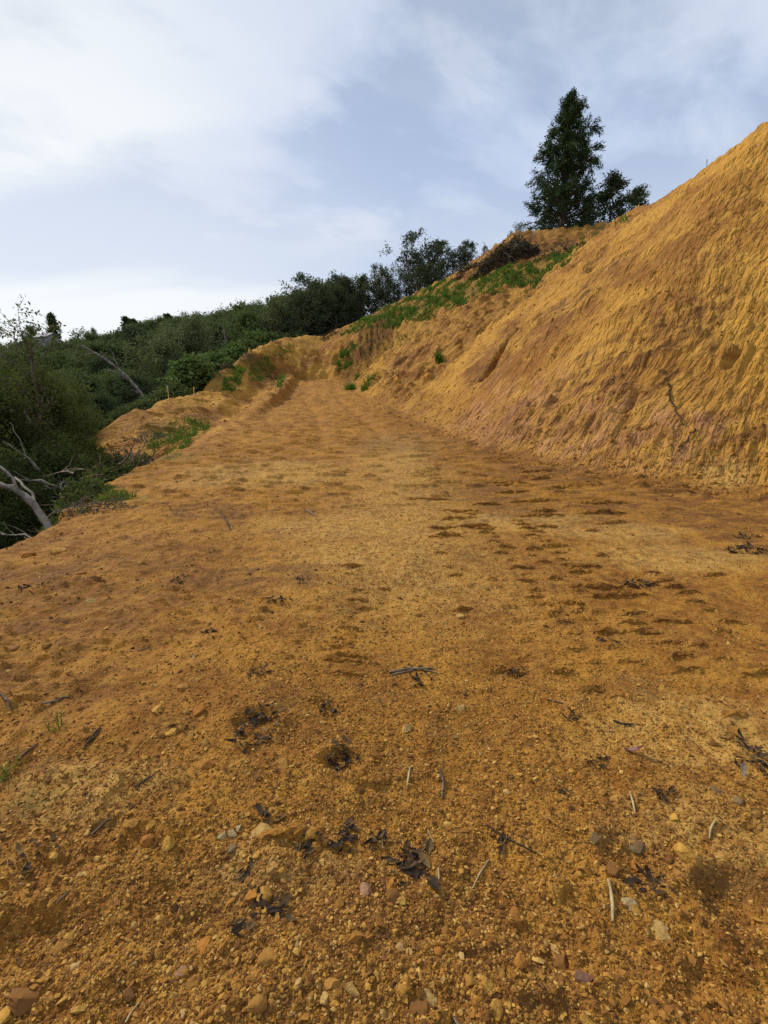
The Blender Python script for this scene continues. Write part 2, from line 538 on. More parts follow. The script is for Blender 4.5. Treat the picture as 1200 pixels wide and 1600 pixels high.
# ------------------------------------------------------------------ one height field, finer near the camera
def mesh_np(name, verts, faces, smooth=True):
    me = bpy.data.meshes.new(name)
    verts = np.asarray(verts, np.float32)
    faces = np.asarray(faces, np.int32)
    nf, kk = faces.shape
    me.vertices.add(len(verts))
    me.vertices.foreach_set('co', verts.ravel())
    me.loops.add(nf * kk)
    me.loops.foreach_set('vertex_index', faces.ravel())
    me.polygons.add(nf)
    me.polygons.foreach_set('loop_start', np.arange(0, nf * kk, kk, dtype=np.int32))
    me.polygons.foreach_set('use_smooth', np.full(nf, smooth))
    me.update(calc_edges=True)
    me.validate()
    return me


def set_attr(me, name, arr, typ='FLOAT'):
    a = me.attributes.new(name, typ, 'POINT')
    a.data.foreach_set('value' if typ == 'FLOAT' else 'vector', np.asarray(arr, np.float32).ravel())


def link(name, me, mat=None, parent=None):
    o = bpy.data.objects.new(name, me)
    COL.objects.link(o)
    if mat is not None:
        me.materials.clear()
        me.materials.append(mat)
    if parent is not None:
        o.parent = parent
    return o


th = [np.arange(-82, -54.2, 0.6), np.arange(-54, 54.01, 0.165), np.arange(54.6, 82.1, 0.6)]
th.append(np.arange(84, 277, 2.5))
th = np.radians(np.concatenate(th))
rr = [0.25]
while rr[-1] < 900:
    r0 = rr[-1]
    rr.append(r0 * (1 + (0.02 if r0 < .8 else .0046 if r0 < 6 else .0036 if r0 < 33 else .005 if r0 < 48 else .03)))
rr = np.array(rr)
TH, RR = np.meshgrid(th, rr)
gx, gy = RR * np.sin(TH), RR * np.cos(TH)
lam = RR * 0.0042
wide_ = np.abs(TH[0]) > R(54.3)
lam[:, wide_] = RR[:, wide_] * .011
wide_ = TH[0] > R(83)
lam[:, wide_] = RR[:, wide_] * .03
gz = base_h(gx, gy) + detail(gx.ravel(), gy.ravel(), lam.ravel()).reshape(gx.shape)
nr, nt = gx.shape
ii = np.arange(nr * nt).reshape(nr, nt)
nxt = np.roll(ii, -1, axis=1)
quads = np.stack([ii[:-1], nxt[:-1], nxt[1:], ii[1:]], -1).reshape(-1, 4)[:, ::-1]
co = np.stack([gx, gy, gz], -1).reshape(-1, 3)
cent = co[quads].mean(1)
fr = inpoly(cent[:, 0], cent[:, 1], P_ROAD)
fo = inpoly(cent[:, 0], cent[:, 1], P_ORANGE)
fb = fo & ~fr & (((cent[:, 1] > 34) | (cent[:, 0] > -3)))
groups = {'dirt_road': fr, 'cut_bank': fb, 'fill_slope': fo & ~fr & ~fb, 'forest_floor': ~fo & ~fr}
insd = G.inside(co[:, 0], co[:, 1]).astype(float)
A_bank = G.samp(M_BANK, co[:, 0], co[:, 1]) * insd
A_or = G.samp(M_ORANGE, co[:, 0], co[:, 1]) * insd
A_or = np.maximum(A_or, inpoly(co[:, 0], co[:, 1], [(-4.9, -60), (-4.9, 0), (45, 0), (45, 22), (300, 22), (300, -60)]).astype(float) * (1 - insd))
A_road = G.samp(M_ROAD, co[:, 0], co[:, 1]) * insd
A_wb = sst(co[:, 1], 32.5, 34.5) * (1 - sst(co[:, 0], -2.0, .8))
A_u = (-.6 * co[:, 0] + .8 * co[:, 1]) * (1 - A_wb) + co[:, 0] * A_wb + .3 * perlin(co[:, 0] / 2.2, co[:, 1] / 2.2, 20)
A_v = (.8 * co[:, 0] + .6 * co[:, 1]) * (1 - A_wb) + co[:, 1] * A_wb + .5 * co[:, 2]
A_td = G.samp(TD, co[:, 0], co[:, 1])
# ------------------------------------------------------------------ soil
def new_mat(name):
    m = bpy.data.materials.new(name)
    m.use_nodes = True
    return m, NT(m.node_tree)


def soil_material():
    m, n = new_mat('ochre_soil')
    P = n.node('ShaderNodeNewGeometry').outputs['Position']
    bank = n.attr('bankm').outputs['Fac']
    orange = n.attr('orangem').outputs['Fac']
    suv = n.attr('suv').outputs['Vector']
    streak = n.noise(n.scalev(suv, 8.0, 2.2, 1), 1.0, 5, .68, .5)
    patch = n.noise(P, 0.45, 5, .6, .6)
    mid = n.noise(P, 2.3, 5, .6, .4)
    fine = n.noise(P, 13.0, 5, .65)
    grain = n.noise(P, 75.0, 3, .6)
    # road
    f = n.ss(n.math('ADD', n.math('MULTIPLY', patch, .4), n.math('MULTIPLY', mid, .6)), .40, .60)
    road = n.mix(f, (.225, .083, .010), (.385, .170, .020))
    f2 = n.ss(fine, .42, .66)
    road = n.mix(n.math('MULTIPLY', f2, .55), road, (.46, .232, .036))
    dk = n.ss(n.noise(n.vmath('ADD', P, (31, 7, 2)), 4.5, 8, .78), .51, .66)
    road = n.mix(n.math('MULTIPLY', dk, .75), road, (.105, .043, .011))
    road = n.mix(n.ss(grain, .56, .72, 0, .6), road, (.10, .045, .014))
    road = n.mix(n.ss(grain, .36, .22, 0, .6), road, (.55, .35, .10))
    # bank
    fb = n.ss(n.math('ADD', n.math('MULTIPLY', n.noise(P, .38, 6, .6, 1.0), .75), n.math('MULTIPLY', streak, .25)), .40, .58)
    bk = n.mix(fb, (.265, .108, .019), (.475, .240, .036))
    bk = n.mix(n.ss(streak, .55, .75, 0, .4), bk, (.28, .12, .028))
    pale = n.ss(n.noise(n.vmath('ADD', P, (3, 9, 4)), 1.6, 7, .75), .54, .64)
    bk = n.mix(n.math('MULTIPLY', pale, .6), bk, (.60, .325, .050))
    rust = n.ss(n.noise(n.vmath('ADD', P, (13, 2, 8)), 1.1, 6, .7), .56, .68)
    bk = n.mix(n.math('MULTIPLY', rust, .5), bk, (.25, .092, .012))
    pink = n.attr('pinkm').outputs['Fac']
    bk = n.mix(n.math('MULTIPLY', pink, n.ss(mid, .42, .64, .1, .7)), bk, (.43, .205, .10))
    dkb = n.ss(n.noise(n.vmath('ADD', P, (1, 5, 77)), 4.0, 5, .7), .64, .76)
    bk = n.mix(n.math('MULTIPLY', dkb, .5), bk, (.12, .055, .016))
    col = n.mix(bank, road, bk)
    brown = n.attr('brownm').outputs['Fac']
    col = n.mix(n.math('MULTIPLY', brown, n.ss(n.noise(n.vmath('ADD', n.scalev(P, 1, 2.2, 1), (8, 8, 8)), 2.0, 7, .75), .42, .60, .1, .95)), col, (.165, .068, .017))
    light = n.attr('palem').outputs['Fac']
    col = n.mix(n.math('MULTIPLY', light, n.ss(fine, .35, .6, .2, .8)), col, (.56, .345, .095))
    gr = n.attr('greenm').outputs['Fac']
    col = n.mix(n.math('MULTIPLY', gr, n.ss(fine, .4, .6, .1, .9)), col, (.085, .105, .02))
    humus = n.mix(f2, (.022, .017, .010), (.055, .050, .022))
    col = n.mix(orange, humus, col)
    bs = n.node('ShaderNodeBsdfPrincipled')
    n.link(col, bs.inputs['Base Color'])
    bs.inputs['Roughness'].default_value = .92
    bs.inputs['Specular IOR Level'].default_value = .22
    soft = n.math('SUBTRACT', 1.0, n.math('MULTIPLY', bank, .75))
    hh = n.math('ADD', n.math('MULTIPLY', n.noise(P, 60.0, 3, .7), .012), n.math('MULTIPLY', n.noise(P, 19.0, 4, .65), .035))
    hh = n.math('MULTIPLY', hh, soft)
    st2 = n.noise(n.scalev(suv, 8.5, 3.2, 1), 1.0, 2, .5, .5)
    hh = n.math('ADD', hh, n.math('MULTIPLY', n.math('MULTIPLY', st2, bank), .11))
    hh = n.math('ADD', hh, n.math('MULTIPLY', n.math('MULTIPLY', n.noise(n.scalev(suv, 13, 6.0, 1), 1.0, 2, .5, .5), bank), .09))
    hh = n.math('ADD', hh, n.math('MULTIPLY', n.math('MULTIPLY', n.noise(n.scalev(suv, 20, 2.2, 1), 1.0, 2, .5, .3), bank), .07))
    hh = n.math('ADD', hh, n.math('MULTIPLY', n.math('MULTIPLY', n.noise(P, 4.0, 3, .6), bank), .10))
    bp = n.node('ShaderNodeBump')
    bp.inputs['Strength'].default_value = .9
    bp.inputs['Distance'].default_value = 1.0
    n.link(hh, bp.inputs['Height'])
    n.link(bp.outputs[0], bs.inputs['Normal'])
    o = n.node('ShaderNodeOutputMaterial')
    n.link(bs.outputs[0], o.inputs[0])
    return m


SOIL = soil_material()


def blob(px, py, rx, ry, soft=.5):
    """soft patch round a spot of ground; radii in metres across and up the slope"""
    h = ground_base_hit(px, py)
    if h is None:
        return np.zeros(len(co))
    q = np.hypot((co[:, 0] - h[0]) / rx, (co[:, 1] - h[1]) / ry)
    q = q + .35 * perlin(co[:, 0] / (rx * .5), co[:, 1] / (ry * .5), int(px))
    return 1 - sst(q, 1 - soft, 1 + soft)


A_brown = np.zeros(len(co))
for a in [(1000, 800, 1.6, .9), (850, 735, 1.5, .6), (730, 705, 1.5, 1.2), (620, 690, 1.0, 2.2), (1150, 850, .9, .5), (760, 770, 1.0, .6), (1100, 800, 1.6, .8),
          (870, 640, 1.2, 1.0), (1000, 560, 1.6, 1.2), (900, 470, 1.2, 1.5), (330, 800, .6, .35), (120, 900, .8, .35), (400, 900, .9, .25), (820, 800, .8, .4),
          (1160, 1395, .2, .14), (480, 1400, .5, .2), (700, 1480, .5, .2), (760, 570, .7, 2.2), (620, 500, 2.5, 1.6), (830, 460, 2.0, 1.5), (860, 380, 3, 1.2),
          (1150, 690, .8, .5), (690, 430, 2, .6), (795, 520, .35, 1.3), (770, 565, .4, 1.5), (850, 430, .5, 1.3), (1050, 770, 1.6, .6), (900, 745, 1.2, .5), (640, 560, 1.5, 1.2), (560, 570, 1, 2), (420, 600, .8, 2.0), (300, 650, 1.0, 1.2), (240, 670, 1.0, 1.0)]:
    A_brown = np.maximum(A_brown, blob(*a))
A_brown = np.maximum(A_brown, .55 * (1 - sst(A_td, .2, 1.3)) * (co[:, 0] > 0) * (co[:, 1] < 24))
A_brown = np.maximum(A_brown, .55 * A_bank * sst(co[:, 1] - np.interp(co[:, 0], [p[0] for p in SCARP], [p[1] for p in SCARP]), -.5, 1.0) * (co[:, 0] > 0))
A_brown = np.maximum(A_brown, .6 * sst(-co[:, 0], .8, 2.0) * (1 - sst(co[:, 1], 3.5, 6.0)) * A_road)
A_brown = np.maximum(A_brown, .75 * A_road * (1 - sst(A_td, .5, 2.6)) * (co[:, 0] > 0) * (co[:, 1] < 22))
A_pink = np.zeros(len(co))
for a in [(740, 660, .9, 1.2), (800, 658, 1.4, 1.0), (880, 695, 1.3, .7), (960, 705, 1.2, .5), (1040, 705, 1.0, .4)]:
    A_pink = np.maximum(A_pink, blob(*a))
A_pale = np.zeros(len(co))
for a in [(600, 870, .8, .5), (1050, 870, .9, .4), (560, 820, 1.2, .6), (1130, 745, .35, .3), (1080, 1140, .5, .3), (130, 1240, .35, .15), (800, 815, 1.0, .4), (420, 740, 1.5, 1.2), (1100, 1290, .3, .18), (430, 1360, .25, .1), (960, 830, .8, .3)]:
    A_pale = np.maximum(A_pale, .6 * blob(*a))
A_pale = np.maximum(A_pale, .55 * np.exp(-((co[:, 0] - .25) / .9) ** 2) * sst(co[:, 1], 2.5, 4) * (1 - sst(co[:, 1], 11, 16)))
A_green = np.zeros(len(co))
for a in [(270, 680, 1.0, 1.4), (350, 600, .8, 1.2), (400, 575, .9, 1.0), (30, 1260, .12, .08), (265, 715, .5, .5), (175, 780, .5, .3), (590, 500, 2.0, 1.0), (680, 470, 2.0, 1.2), (760, 440, 1.6, 1.2), (830, 425, 1.6, 1.0), (930, 360, 1.0, .6), (640, 485, 1.5, .8)]:
    A_green = np.maximum(A_green, .7 * blob(*a))
for gl, gw_, gd in GULLIES[:2]:  # crease shade of the first two gullies painted in as brown
    near_ = (np.abs(co[:, 0] - gl[0][0]) < 6) & (np.abs(co[:, 1] - gl[0][1]) < 6)
    A_brown[near_] = np.maximum(A_brown[near_], 1.0 - sst(nearline(co[near_, 0], co[near_, 1], gl)[0], .15, .55))
for name, fm in groups.items():
    q = quads[fm]
    ids, inv = np.unique(q, return_inverse=True)
    me = mesh_np(name, co[ids], inv.reshape(-1, 4))
    for an, arr in (('bankm', np.maximum(A_bank, np.clip(A_or - A_road, 0, 1) * (co[:, 1] > 8))), ('orangem', A_or), ('pinkm', A_pink), ('brownm', A_brown), ('palem', A_pale), ('greenm', A_green)):
        set_attr(me, an, arr[ids])
    set_attr(me, 'suv', np.stack([A_u[ids], A_v[ids], A_u[ids] * 0], -1), 'FLOAT_VECTOR')
    o = link(name, me, SOIL)
    o['kind'] = 'structure'
# ------------------------------------------------------------------ things: names, labels, copies
def tag(o, label=None, cat=None, group=None, kind=None):
    if label:
        o['label'] = label
    if cat:
        o['category'] = cat
    if group:
        o['group'] = group
    if kind:
        o['kind'] = kind
    return o


def empty(name, loc, rz=0.0, sc=1.0):
    o = bpy.data.objects.new(name, None)
    o.empty_display_size = .2
    COL.objects.link(o)
    o.location = loc
    o.rotation_euler = (0, 0, rz)
    o.scale = (sc, sc, sc) if not isinstance(sc, tuple) else sc
    return o


def copy_thing(src, loc, rz, sc, label=None, group=None, rot=None):
    c = src.copy()
    COL.objects.link(c)
    c.location = loc
    c.rotation_euler = rot if rot is not None else (0, 0, rz)
    c.scale = (sc, sc, sc) if not isinstance(sc, tuple) else sc
    if label:
        c['label'] = label
    if group:
        c['group'] = group
    elif 'group' in c:
        del c['group']
    for ch in src.children:
        d = ch.copy()
        COL.objects.link(d)
        d.parent = c
    return c


def plain(name, rough=.85, spec=.3, color=(.1, .1, .1), color2=None, scale=6.0, bump=0.0, detail=5, stretch=(1, 1, 1)):
    m, n = new_mat(name)
    bs = n.node('ShaderNodeBsdfPrincipled')
    tcn = n.node('ShaderNodeTexCoord').outputs['Object']
    f = n.noise(n.scalev(tcn, *stretch), scale, detail, .65)
    n.link(n.mix(n.ss(f, .35, .65), color, color2 or tuple(c * .55 for c in color)), bs.inputs['Base Color'])
    bs.inputs['Roughness'].default_value = rough
    bs.inputs['Specular IOR Level'].default_value = spec
    if bump:
        b = n.node('ShaderNodeBump')
        b.inputs['Distance'].default_value = bump
        n.link(f, b.inputs['Height'])
        n.link(b.outputs[0], bs.inputs['Normal'])
    o = n.node('ShaderNodeOutputMaterial')
    n.link(bs.outputs[0], o.inputs[0])
    return m


def leaf_mat(name, ca, cb, cc=None, trans=.25, rough=.8):
    """leaves: each leaf carries its own 'tint'; some light passes through"""
    m, n = new_mat(name)
    t = n.attr('tint').outputs['Fac']
    rnd = n.node('ShaderNodeObjectInfo').outputs['Random']
    t2 = n.math('ADD', n.math('MULTIPLY', t, .75), n.math('MULTIPLY', rnd, .25))
    col = n.mix(t2, ca, cb)
    if cc:
        col = n.mix(n.ss(t, .93, .97), col, cc)
    bs = n.node('ShaderNodeBsdfPrincipled')
    n.link(col, bs.inputs['Base Color'])
    bs.inputs['Roughness'].default_value = rough
    bs.inputs['Specular IOR Level'].default_value = .12
    tr = n.node('ShaderNodeBsdfTranslucent')
    n.link(n.mix(.5, col, (.10, .14, .02)), tr.inputs[0])
    mx = n.node('ShaderNodeMixShader')
    mx.inputs[0].default_value = trans
    n.link(bs.outputs[0], mx.inputs[1])
    n.link(tr.outputs[0], mx.inputs[2])
    o = n.node('ShaderNodeOutputMaterial')
    n.link(mx.outputs[0], o.inputs[0])
    return m


BARK = plain('bark', color=(.16, .125, .09), color2=(.05, .04, .03), scale=9, bump=.03, stretch=(1, 1, .25))
BARK_PALE = plain('pale_bark', color=(.25, .215, .17), color2=(.09, .072, .055), scale=7, bump=.02, stretch=(1, 1, .3))
LEAF_BROAD = leaf_mat('broad_leaf', (.052, .076, .026), (.150, .186, .062), trans=.3)
LEAF_OLIVE = leaf_mat('olive_leaf', (.076, .088, .038), (.185, .200, .084), trans=.3)
LEAF_DARK = leaf_mat('dark_leaf', (.034, .048, .026), (.095, .118, .052), (.13, .15, .075), trans=.25)
LEAF_CONIF = leaf_mat('conifer_leaf', (.020, .044, .016), (.065, .110, .034), trans=.12)
LEAF_NEAR = leaf_mat('near_leaf', (.032, .050, .014), (.125, .145, .036), (.14, .13, .06), trans=.3)
LEAF_LIGHT = leaf_mat('light_leaf', (.07, .12, .03), (.17, .24, .06), trans=.25)
GRASS_M = leaf_mat('grass_blade', (.048, .115, .012), (.130, .235, .026), (.24, .19, .06), trans=.3)
DRY_M = plain('dry_straw', color=(.50, .38, .18), color2=(.27, .18, .08), scale=20)
DEADWOOD = plain('dead_wood', color=(.22, .155, .095), color2=(.075, .05, .03), scale=14, bump=.01, stretch=(1, 1, .4))


def tubes(branches, n=5, caps=False):
    """branches: list of (points, radii) -> one mesh's verts and quads"""
    VV, FF = [], []
    base = 0
    ang = np.arange(n) * 2 * math.pi / n
    for pts, rad in branches:
        pts = np.asarray(pts, float)
        m = len(pts)
        d = np.gradient(pts, axis=0)
        d /= np.linalg.norm(d, axis=1)[:, None] + 1e-9
        ref = np.array([0, 0, 1.0]) if abs(d[0][2]) < .9 else np.array([1.0, 0, 0])
        a = np.cross(d, ref)
        a /= np.linalg.norm(a, axis=1)[:, None] + 1e-9
        b = np.cross(d, a)
        rad = np.asarray(rad, float)
        ring = pts[:, None, :] + rad[:, None, None] * (a[:, None, :] * np.cos(ang)[None, :, None] + b[:, None, :] * np.sin(ang)[None, :, None])
        VV.append(ring.reshape(-1, 3))
        i = base + np.arange(m * n).reshape(m, n)
        j = np.roll(i, -1, axis=1)
        FF.append(np.stack([i[:-1], j[:-1], j[1:], i[1:]], -1).reshape(-1, 4))
        base += m * n
    return np.concatenate(VV), np.concatenate(FF)


def leaves_mesh(name, P, D, L, W, rng, mat_tint=None, droop=0.0, flat=0.0, bend=.18):
    """one folded diamond (two triangles' worth of quad pair) per leaf"""
    n = len(P)
    D = D / (np.linalg.norm(D, axis=1)[:, None] + 1e-9)
    rnd = rng.normal(size=(n, 3))
    rnd[:, 2] += flat
    S = np.cross(D, rnd)
    S /= np.linalg.norm(S, axis=1)[:, None] + 1e-9
    N = np.cross(S, D)
    L, W = np.asarray(L)[:, None], np.asarray(W)[:, None]
    p0 = P
    p1 = P + D * L * .45 + S * W * .5 + N * L * bend * .3
    p2 = P + D * L + np.array([0, 0, -1.0]) * L * droop - N * L * bend * .4
    p3 = P + D * L * .45 - S * W * .5 + N * L * bend * .3
    verts = np.stack([p0, p1, p2, p3], 1).reshape(-1, 3)
    faces = np.arange(n * 4).reshape(n, 4)
    me = mesh_np(name, verts, faces, smooth=False)
    t = rng.random(n) if mat_tint is None else mat_tint
    set_attr(me, 'tint', np.repeat(t, 4))
    return me


def make_tree(seed, H, r0, limbs=26, base=.25, prof=None, elev=(20, 65), sub=5, per=26, leaf=(.24, .13), blob=.32, wob=.12, droop=0.0, stems=1,
              up=.35, lean=(0, 0), top=True, sublen=.42, leafdir='rand', clump_tint=.6, tube_n=5):
    """a tapered trunk with limbs and side branches; leaves sit in clumps on the side branches. returns (wood mesh data, leaf mesh)"""
    rng = np.random.default_rng(seed)
    prof = prof or (lambda t: .34 * math.sin(math.pi * min(1, .18 + t * .82)) ** .8)
    wood, cc, ct, cd = [], [], [], []
    for s in range(stems):
        sh = H * (1 if s == 0 else rng.uniform(.75, .98))
        a = rng.uniform(0, 6.28)
        spread = 0 if stems == 1 else rng.uniform(.10, .22) * H
        k = 9
        tt = np.linspace(0, 1, k)
        w = np.cumsum(rng.normal(size=(k, 2)) * wob * H / k, axis=0)
        w -= w[0]
        tr = np.stack([w[:, 0] + math.cos(a) * spread * tt ** 1.3 + lean[0] * tt ** 1.5, w[:, 1] + math.sin(a) * spread * tt ** 1.3 + lean[1] * tt ** 1.5, sh * tt], 1)
        tr[0, 2] = -.5
        wood.append((tr, r0 * (1 - .82 * tt ** .8) * (1 if s == 0 else .7)))
        for i in range(limbs):
            f = (i + rng.uniform(.1, .9)) / limbs
            t = base + (1 - base) * f * .99
            q = np.array([np.interp(t, tt, tr[:, c]) for c in range(3)])
            az = i * 2.39996 + rng.normal() * .4
            L = prof(f) * H * rng.uniform(.65, 1.12)
            el = R(elev[0] + (elev[1] - elev[0]) * f + rng.normal() * 9)
            d = np.array([math.cos(az) * math.cos(el), math.sin(az) * math.cos(el), math.sin(el)])
            n = 5
            lp = [q]
            dd = d.copy()
            for j in range(n - 1):
                dd = dd + np.array([rng.normal() * .18, rng.normal() * .18, rng.normal() * .12 + up * .25 - droop * (j / n)])
                dd /= np.linalg.norm(dd)
                lp.append(lp[-1] + dd * L / (n - 1))
            lp = np.array(lp)
            lr = max(.016, r0 * .36 * (1 - .6 * f))
            wood.append((lp, lr * np.array([1, .8, .6, .42, .2])))
            for j in range(sub):
                g = rng.uniform(.25, 1.0) if j else 1.0
                idx = g * (n - 1)
                i0 = min(int(idx), n - 2)
                p = lp[i0] * (1 - (idx - i0)) + lp[i0 + 1] * (idx - i0)
                dv = (lp[i0 + 1] - lp[i0])
                dv = dv / (np.linalg.norm(dv) + 1e-9) + rng.normal(size=3) * .7
                dv[2] -= droop * .7
                dv /= np.linalg.norm(dv)
                SL = L * sublen * rng.uniform(.5, 1.1)
                sp = np.array([p, p + dv * SL * .5 + rng.normal(size=3) * .05 * SL, p + dv * SL - np.array([0, 0, droop * SL * .35])])
                if per or tube_n > 4:
                    wood.append((sp, lr * .42 * np.array([1, .75, .4])))
                nc = max(1, int(round(SL / (blob * 1.3))))
                for e in range(nc):
                    h = (e + 1) / nc
                    cc.append(p + (sp[2] - p) * h)
                    ct.append(rng.random())
                    cd.append(dv)
    crown = None
    if per:
        cc, ct, cd = np.array(cc), np.array(ct), np.array(cd)
        n = len(cc) * per
        P = np.repeat(cc, per, 0) + rng.normal(size=(n, 3)) * blob * np.array([.55, .55, .42])
        T = np.clip(clump_tint * np.repeat(ct, per) + (1 - clump_tint) * rng.random(n), 0, 1)
        D = rng.normal(size=(n, 3))
        D[:, 2] -= .25
        if leafdir == 'along':
            D = np.repeat(cd, per, 0) * 1.3 + rng.normal(size=(n, 3)) * .55
            D[:, 2] -= droop * .5
        Ls = leaf[0] * rng.uniform(.6, 1.35, n)
        crown = leaves_mesh('crown', P, D, Ls, Ls * (leaf[1] / leaf[0]) * rng.uniform(.8, 1.2, n), rng, T, droop=droop * .25)
    v, f = tubes(wood, tube_n)
    return mesh_np('trunk', v, f), crown


TOPS = {}


def tree_thing(name, meshes, loc, bark, leafm, label, cat='tree', group=None, rz=0.0, sc=1.0):
    e = empty(name, loc, rz, sc)
    tag(e, label, cat, group)
    link('trunk', meshes[0], bark, e)
    if meshes[1]:
        link('crown', meshes[1], leafm, e)
    return e


def top_of(e):
    return max(v.co.z for ch in e.children for v in ch.data.vertices)


def stand(px, toprow, Y):
    """foot and height of a tree whose top shows at that pixel, Y metres ahead"""
    p = at(px, toprow, Y)
    z = hgt(p[0], Y)
    return (p[0], Y, z), p[2] - z


def place(src, px, toprow, Y, rz, label, group=None, wide=1.0, cat=None, first=[]):
    foot, H = stand(px, toprow, Y)
    k = H / src['h']
    sc = (k * wide, k * wide, k)
    if src.name in first:
        o = copy_thing(src, foot, rz, sc, label, group)
    else:
        first.append(src.name)
        o = src
        o.location, o.rotation_euler, o.scale = foot, (0, 0, rz), sc
        tag(o, label, cat, group)
    return o


def proto(name, seed, H, r0, bark, leafm, cat='tree', **kw):
    e = tree_thing(name, make_tree(seed, H, r0, **kw), (0, 0, 0), bark, leafm, '', cat)
    e['h'] = top_of(e)
    return e


rnd = random.Random(11)
# --- the tall conifer on the mound and its neighbours
def conif_prof(t):
    return np.interp(t, [0, .08, .25, .45, .65, .82, .93, 1], [.22, .26, .275, .25, .20, .135, .075, .02])


conifer = proto('conifer_tree', 5, 10.5, .30, BARK, LEAF_CONIF, limbs=150, base=.03, prof=conif_prof, elev=(8, 50), sub=6, per=26, leaf=(.23, .062), blob=.24,
                droop=.28, up=.35, wob=.03, leafdir='along', sublen=.40)
Y0 = 40.5
conifer = place(conifer, 895, 135, Y0, .6, 'tall dark pointed conifer on top of the bare mound', cat='tree', wide=.88)
round_a = proto('broadleaf_tree', 21, 4.5, .12, BARK, LEAF_DARK, limbs=34, base=.12, sub=5, per=24, leaf=(.20, .09), blob=.26,
                prof=lambda t: .36 * math.sin(math.pi * min(1, .2 + t * .75)) ** .7, elev=(15, 70))
tree_b = place(round_a, 960, 265, 41.0, .3, 'rounded dark tree standing just right of the tall conifer', cat='tree', wide=1.15)
place(round_a, 1000, 287, 42, 2.2, 'smallest dark tree right of the conifer, half hidden by the bank', wide=1.05)
place(round_a, 920, 305, 39.6, 4.0, 'low dark bush at the right foot of the tall conifer', wide=1.0)
place(round_a, 858, 318, 39.8, 1.2, 'low dark bush at the left foot of the tall conifer', wide=1.1)

# --- slender trees along the ridge, trunks showing
slim = [proto('slender_tree', 31 + i, 7.5, .10, BARK_PALE, LEAF_DARK, limbs=22, base=b_, sub=5, per=p_, leaf=(.20, .085), blob=.27, wob=.14, elev=(12, 62), stems=s_,
              prof=pr) for i, (b_, p_, s_, pr) in enumerate([
                  (.40, 15, 1, lambda t: .31 * math.sin(math.pi * min(1, .25 + t * .7)) ** .8),
                  (.45, 13, 2, lambda t: .26 * math.sin(math.pi * min(1, .3 + t * .65))),
                  (.34, 8, 2, lambda t: .26 * math.sin(math.pi * min(1, .3 + t * .65)))])]
RT = [(462, 462, 46, 0, 1.2), (484, 424, 45, 0, 1.1), (500, 436, 48, 1, 1.2), (516, 424, 46, 0, 1.1), (536, 423, 47, 1, 1.1), (548, 432, 45, 0, 1.2), (566, 428, 46, 1, 1.1), (583, 434, 47, 0, 1.1),
      (598, 411, 47, 2, .9), (612, 420, 45.5, 1, 1.1), (630, 402, 46, 0, 1.0), (645, 354, 46, 0, .95), (660, 385, 47, 1, 1.0), (672, 372, 46, 2, 1.1), (690, 367, 47, 2, 1.1), (708, 388, 46, 1, 1.0),
      (722, 376, 46, 2, 1.1), (736, 377, 45, 1, .9), (762, 381, 44, 2, .8), (475, 452, 44, 1, 1.2), (528, 450, 44.5, 0, 1.2), (556, 455, 44.5, 1, 1.2), (590, 450, 44.5, 0, 1.3), (622, 440, 44.5, 1, 1.2), (655, 415, 44.5, 0, 1.3), (682, 408, 44.5, 1, 1.2)]
for i, (px, row, Y, k, wd) in enumerate(RT):
    front = Y < 45
    same = sorted(q[0] for q in RT if (q[2] < 45) == front and q[:2] != (645, 354) and q[0] != 762)
    nth = same.index(px) if px in same else 0
    ORD = ['leftmost', 'second', 'third', 'fourth', 'fifth', 'sixth', 'seventh', 'eighth', 'ninth', 'tenth', 'eleventh', 'twelfth', 'thirteenth', 'fourteenth', 'fifteenth', 'sixteenth', 'seventeenth', 'eighteenth']
    lab = (ORD[nth] + (' from the left of' if nth else ' of') + (' the shorter trees in front of the ridge row' if front else ' the taller slender trees in the row along the ridge'))
    grp = 'slender trees along the ridge'
    if (px, row) == (645, 354):
        lab, grp = 'tallest broadleaf tree of the ridge row, with a layered open crown', None
    if px == 762:
        lab, grp = 'thin airy little tree at the right end of the ridge row', None
    place(slim[k], px, row, Y, i * 1.7, lab, grp, wd, 'tree')
airy = proto('sapling', 44, 3.0, .03, BARK, LEAF_DARK, limbs=12, base=.2, sub=4, per=7, leaf=(.18, .08), blob=.2, prof=lambda t: .28, stems=3)
place(airy, 812, 345, 40.3, 0, 'sparse leafy sapling on the mound edge left of the tall conifer', None, 1.0, 'sapling')
place(airy, 832, 352, 40.5, 2, 'sparse leafy sapling close beside the conifer, right of another sapling', None, .9)
place(airy, 797, 360, 40.2, 4, 'small leafy sapling leaning over the mound edge, leftmost of the three', None, .9)

# --- the wooded hillside across the ravine
fkinds = [proto('broadleaf_tree', 51, 6.0, .16, BARK, LEAF_BROAD, limbs=26, base=.18, sub=5, per=44, leaf=(.21, .11), blob=.44, prof=lambda t: .42 * math.sin(math.pi * min(1, .25 + t * .72)) ** .7),
          proto('broadleaf_tree', 52, 6.0, .16, BARK, LEAF_OLIVE, limbs=26, base=.2, sub=5, per=38, leaf=(.19, .09), blob=.44, prof=lambda t: .46 * math.sin(math.pi * min(1, .22 + t * .72)) ** .7),
          proto('broadleaf_tree', 53, 6.5, .15, BARK, LEAF_DARK, limbs=28, base=.15, sub=5, per=36, leaf=(.20, .10), blob=.42, prof=lambda t: .34 * math.sin(math.pi * min(1, .25 + t * .72)) ** .7),
          proto('broadleaf_tree', 54, 6.0, .14, BARK_PALE, LEAF_OLIVE, limbs=20, base=.3, sub=5, per=26, leaf=(.19, .085), blob=.42, prof=lambda t: .40 * math.sin(math.pi * min(1, .3 + t * .65)), stems=2)]
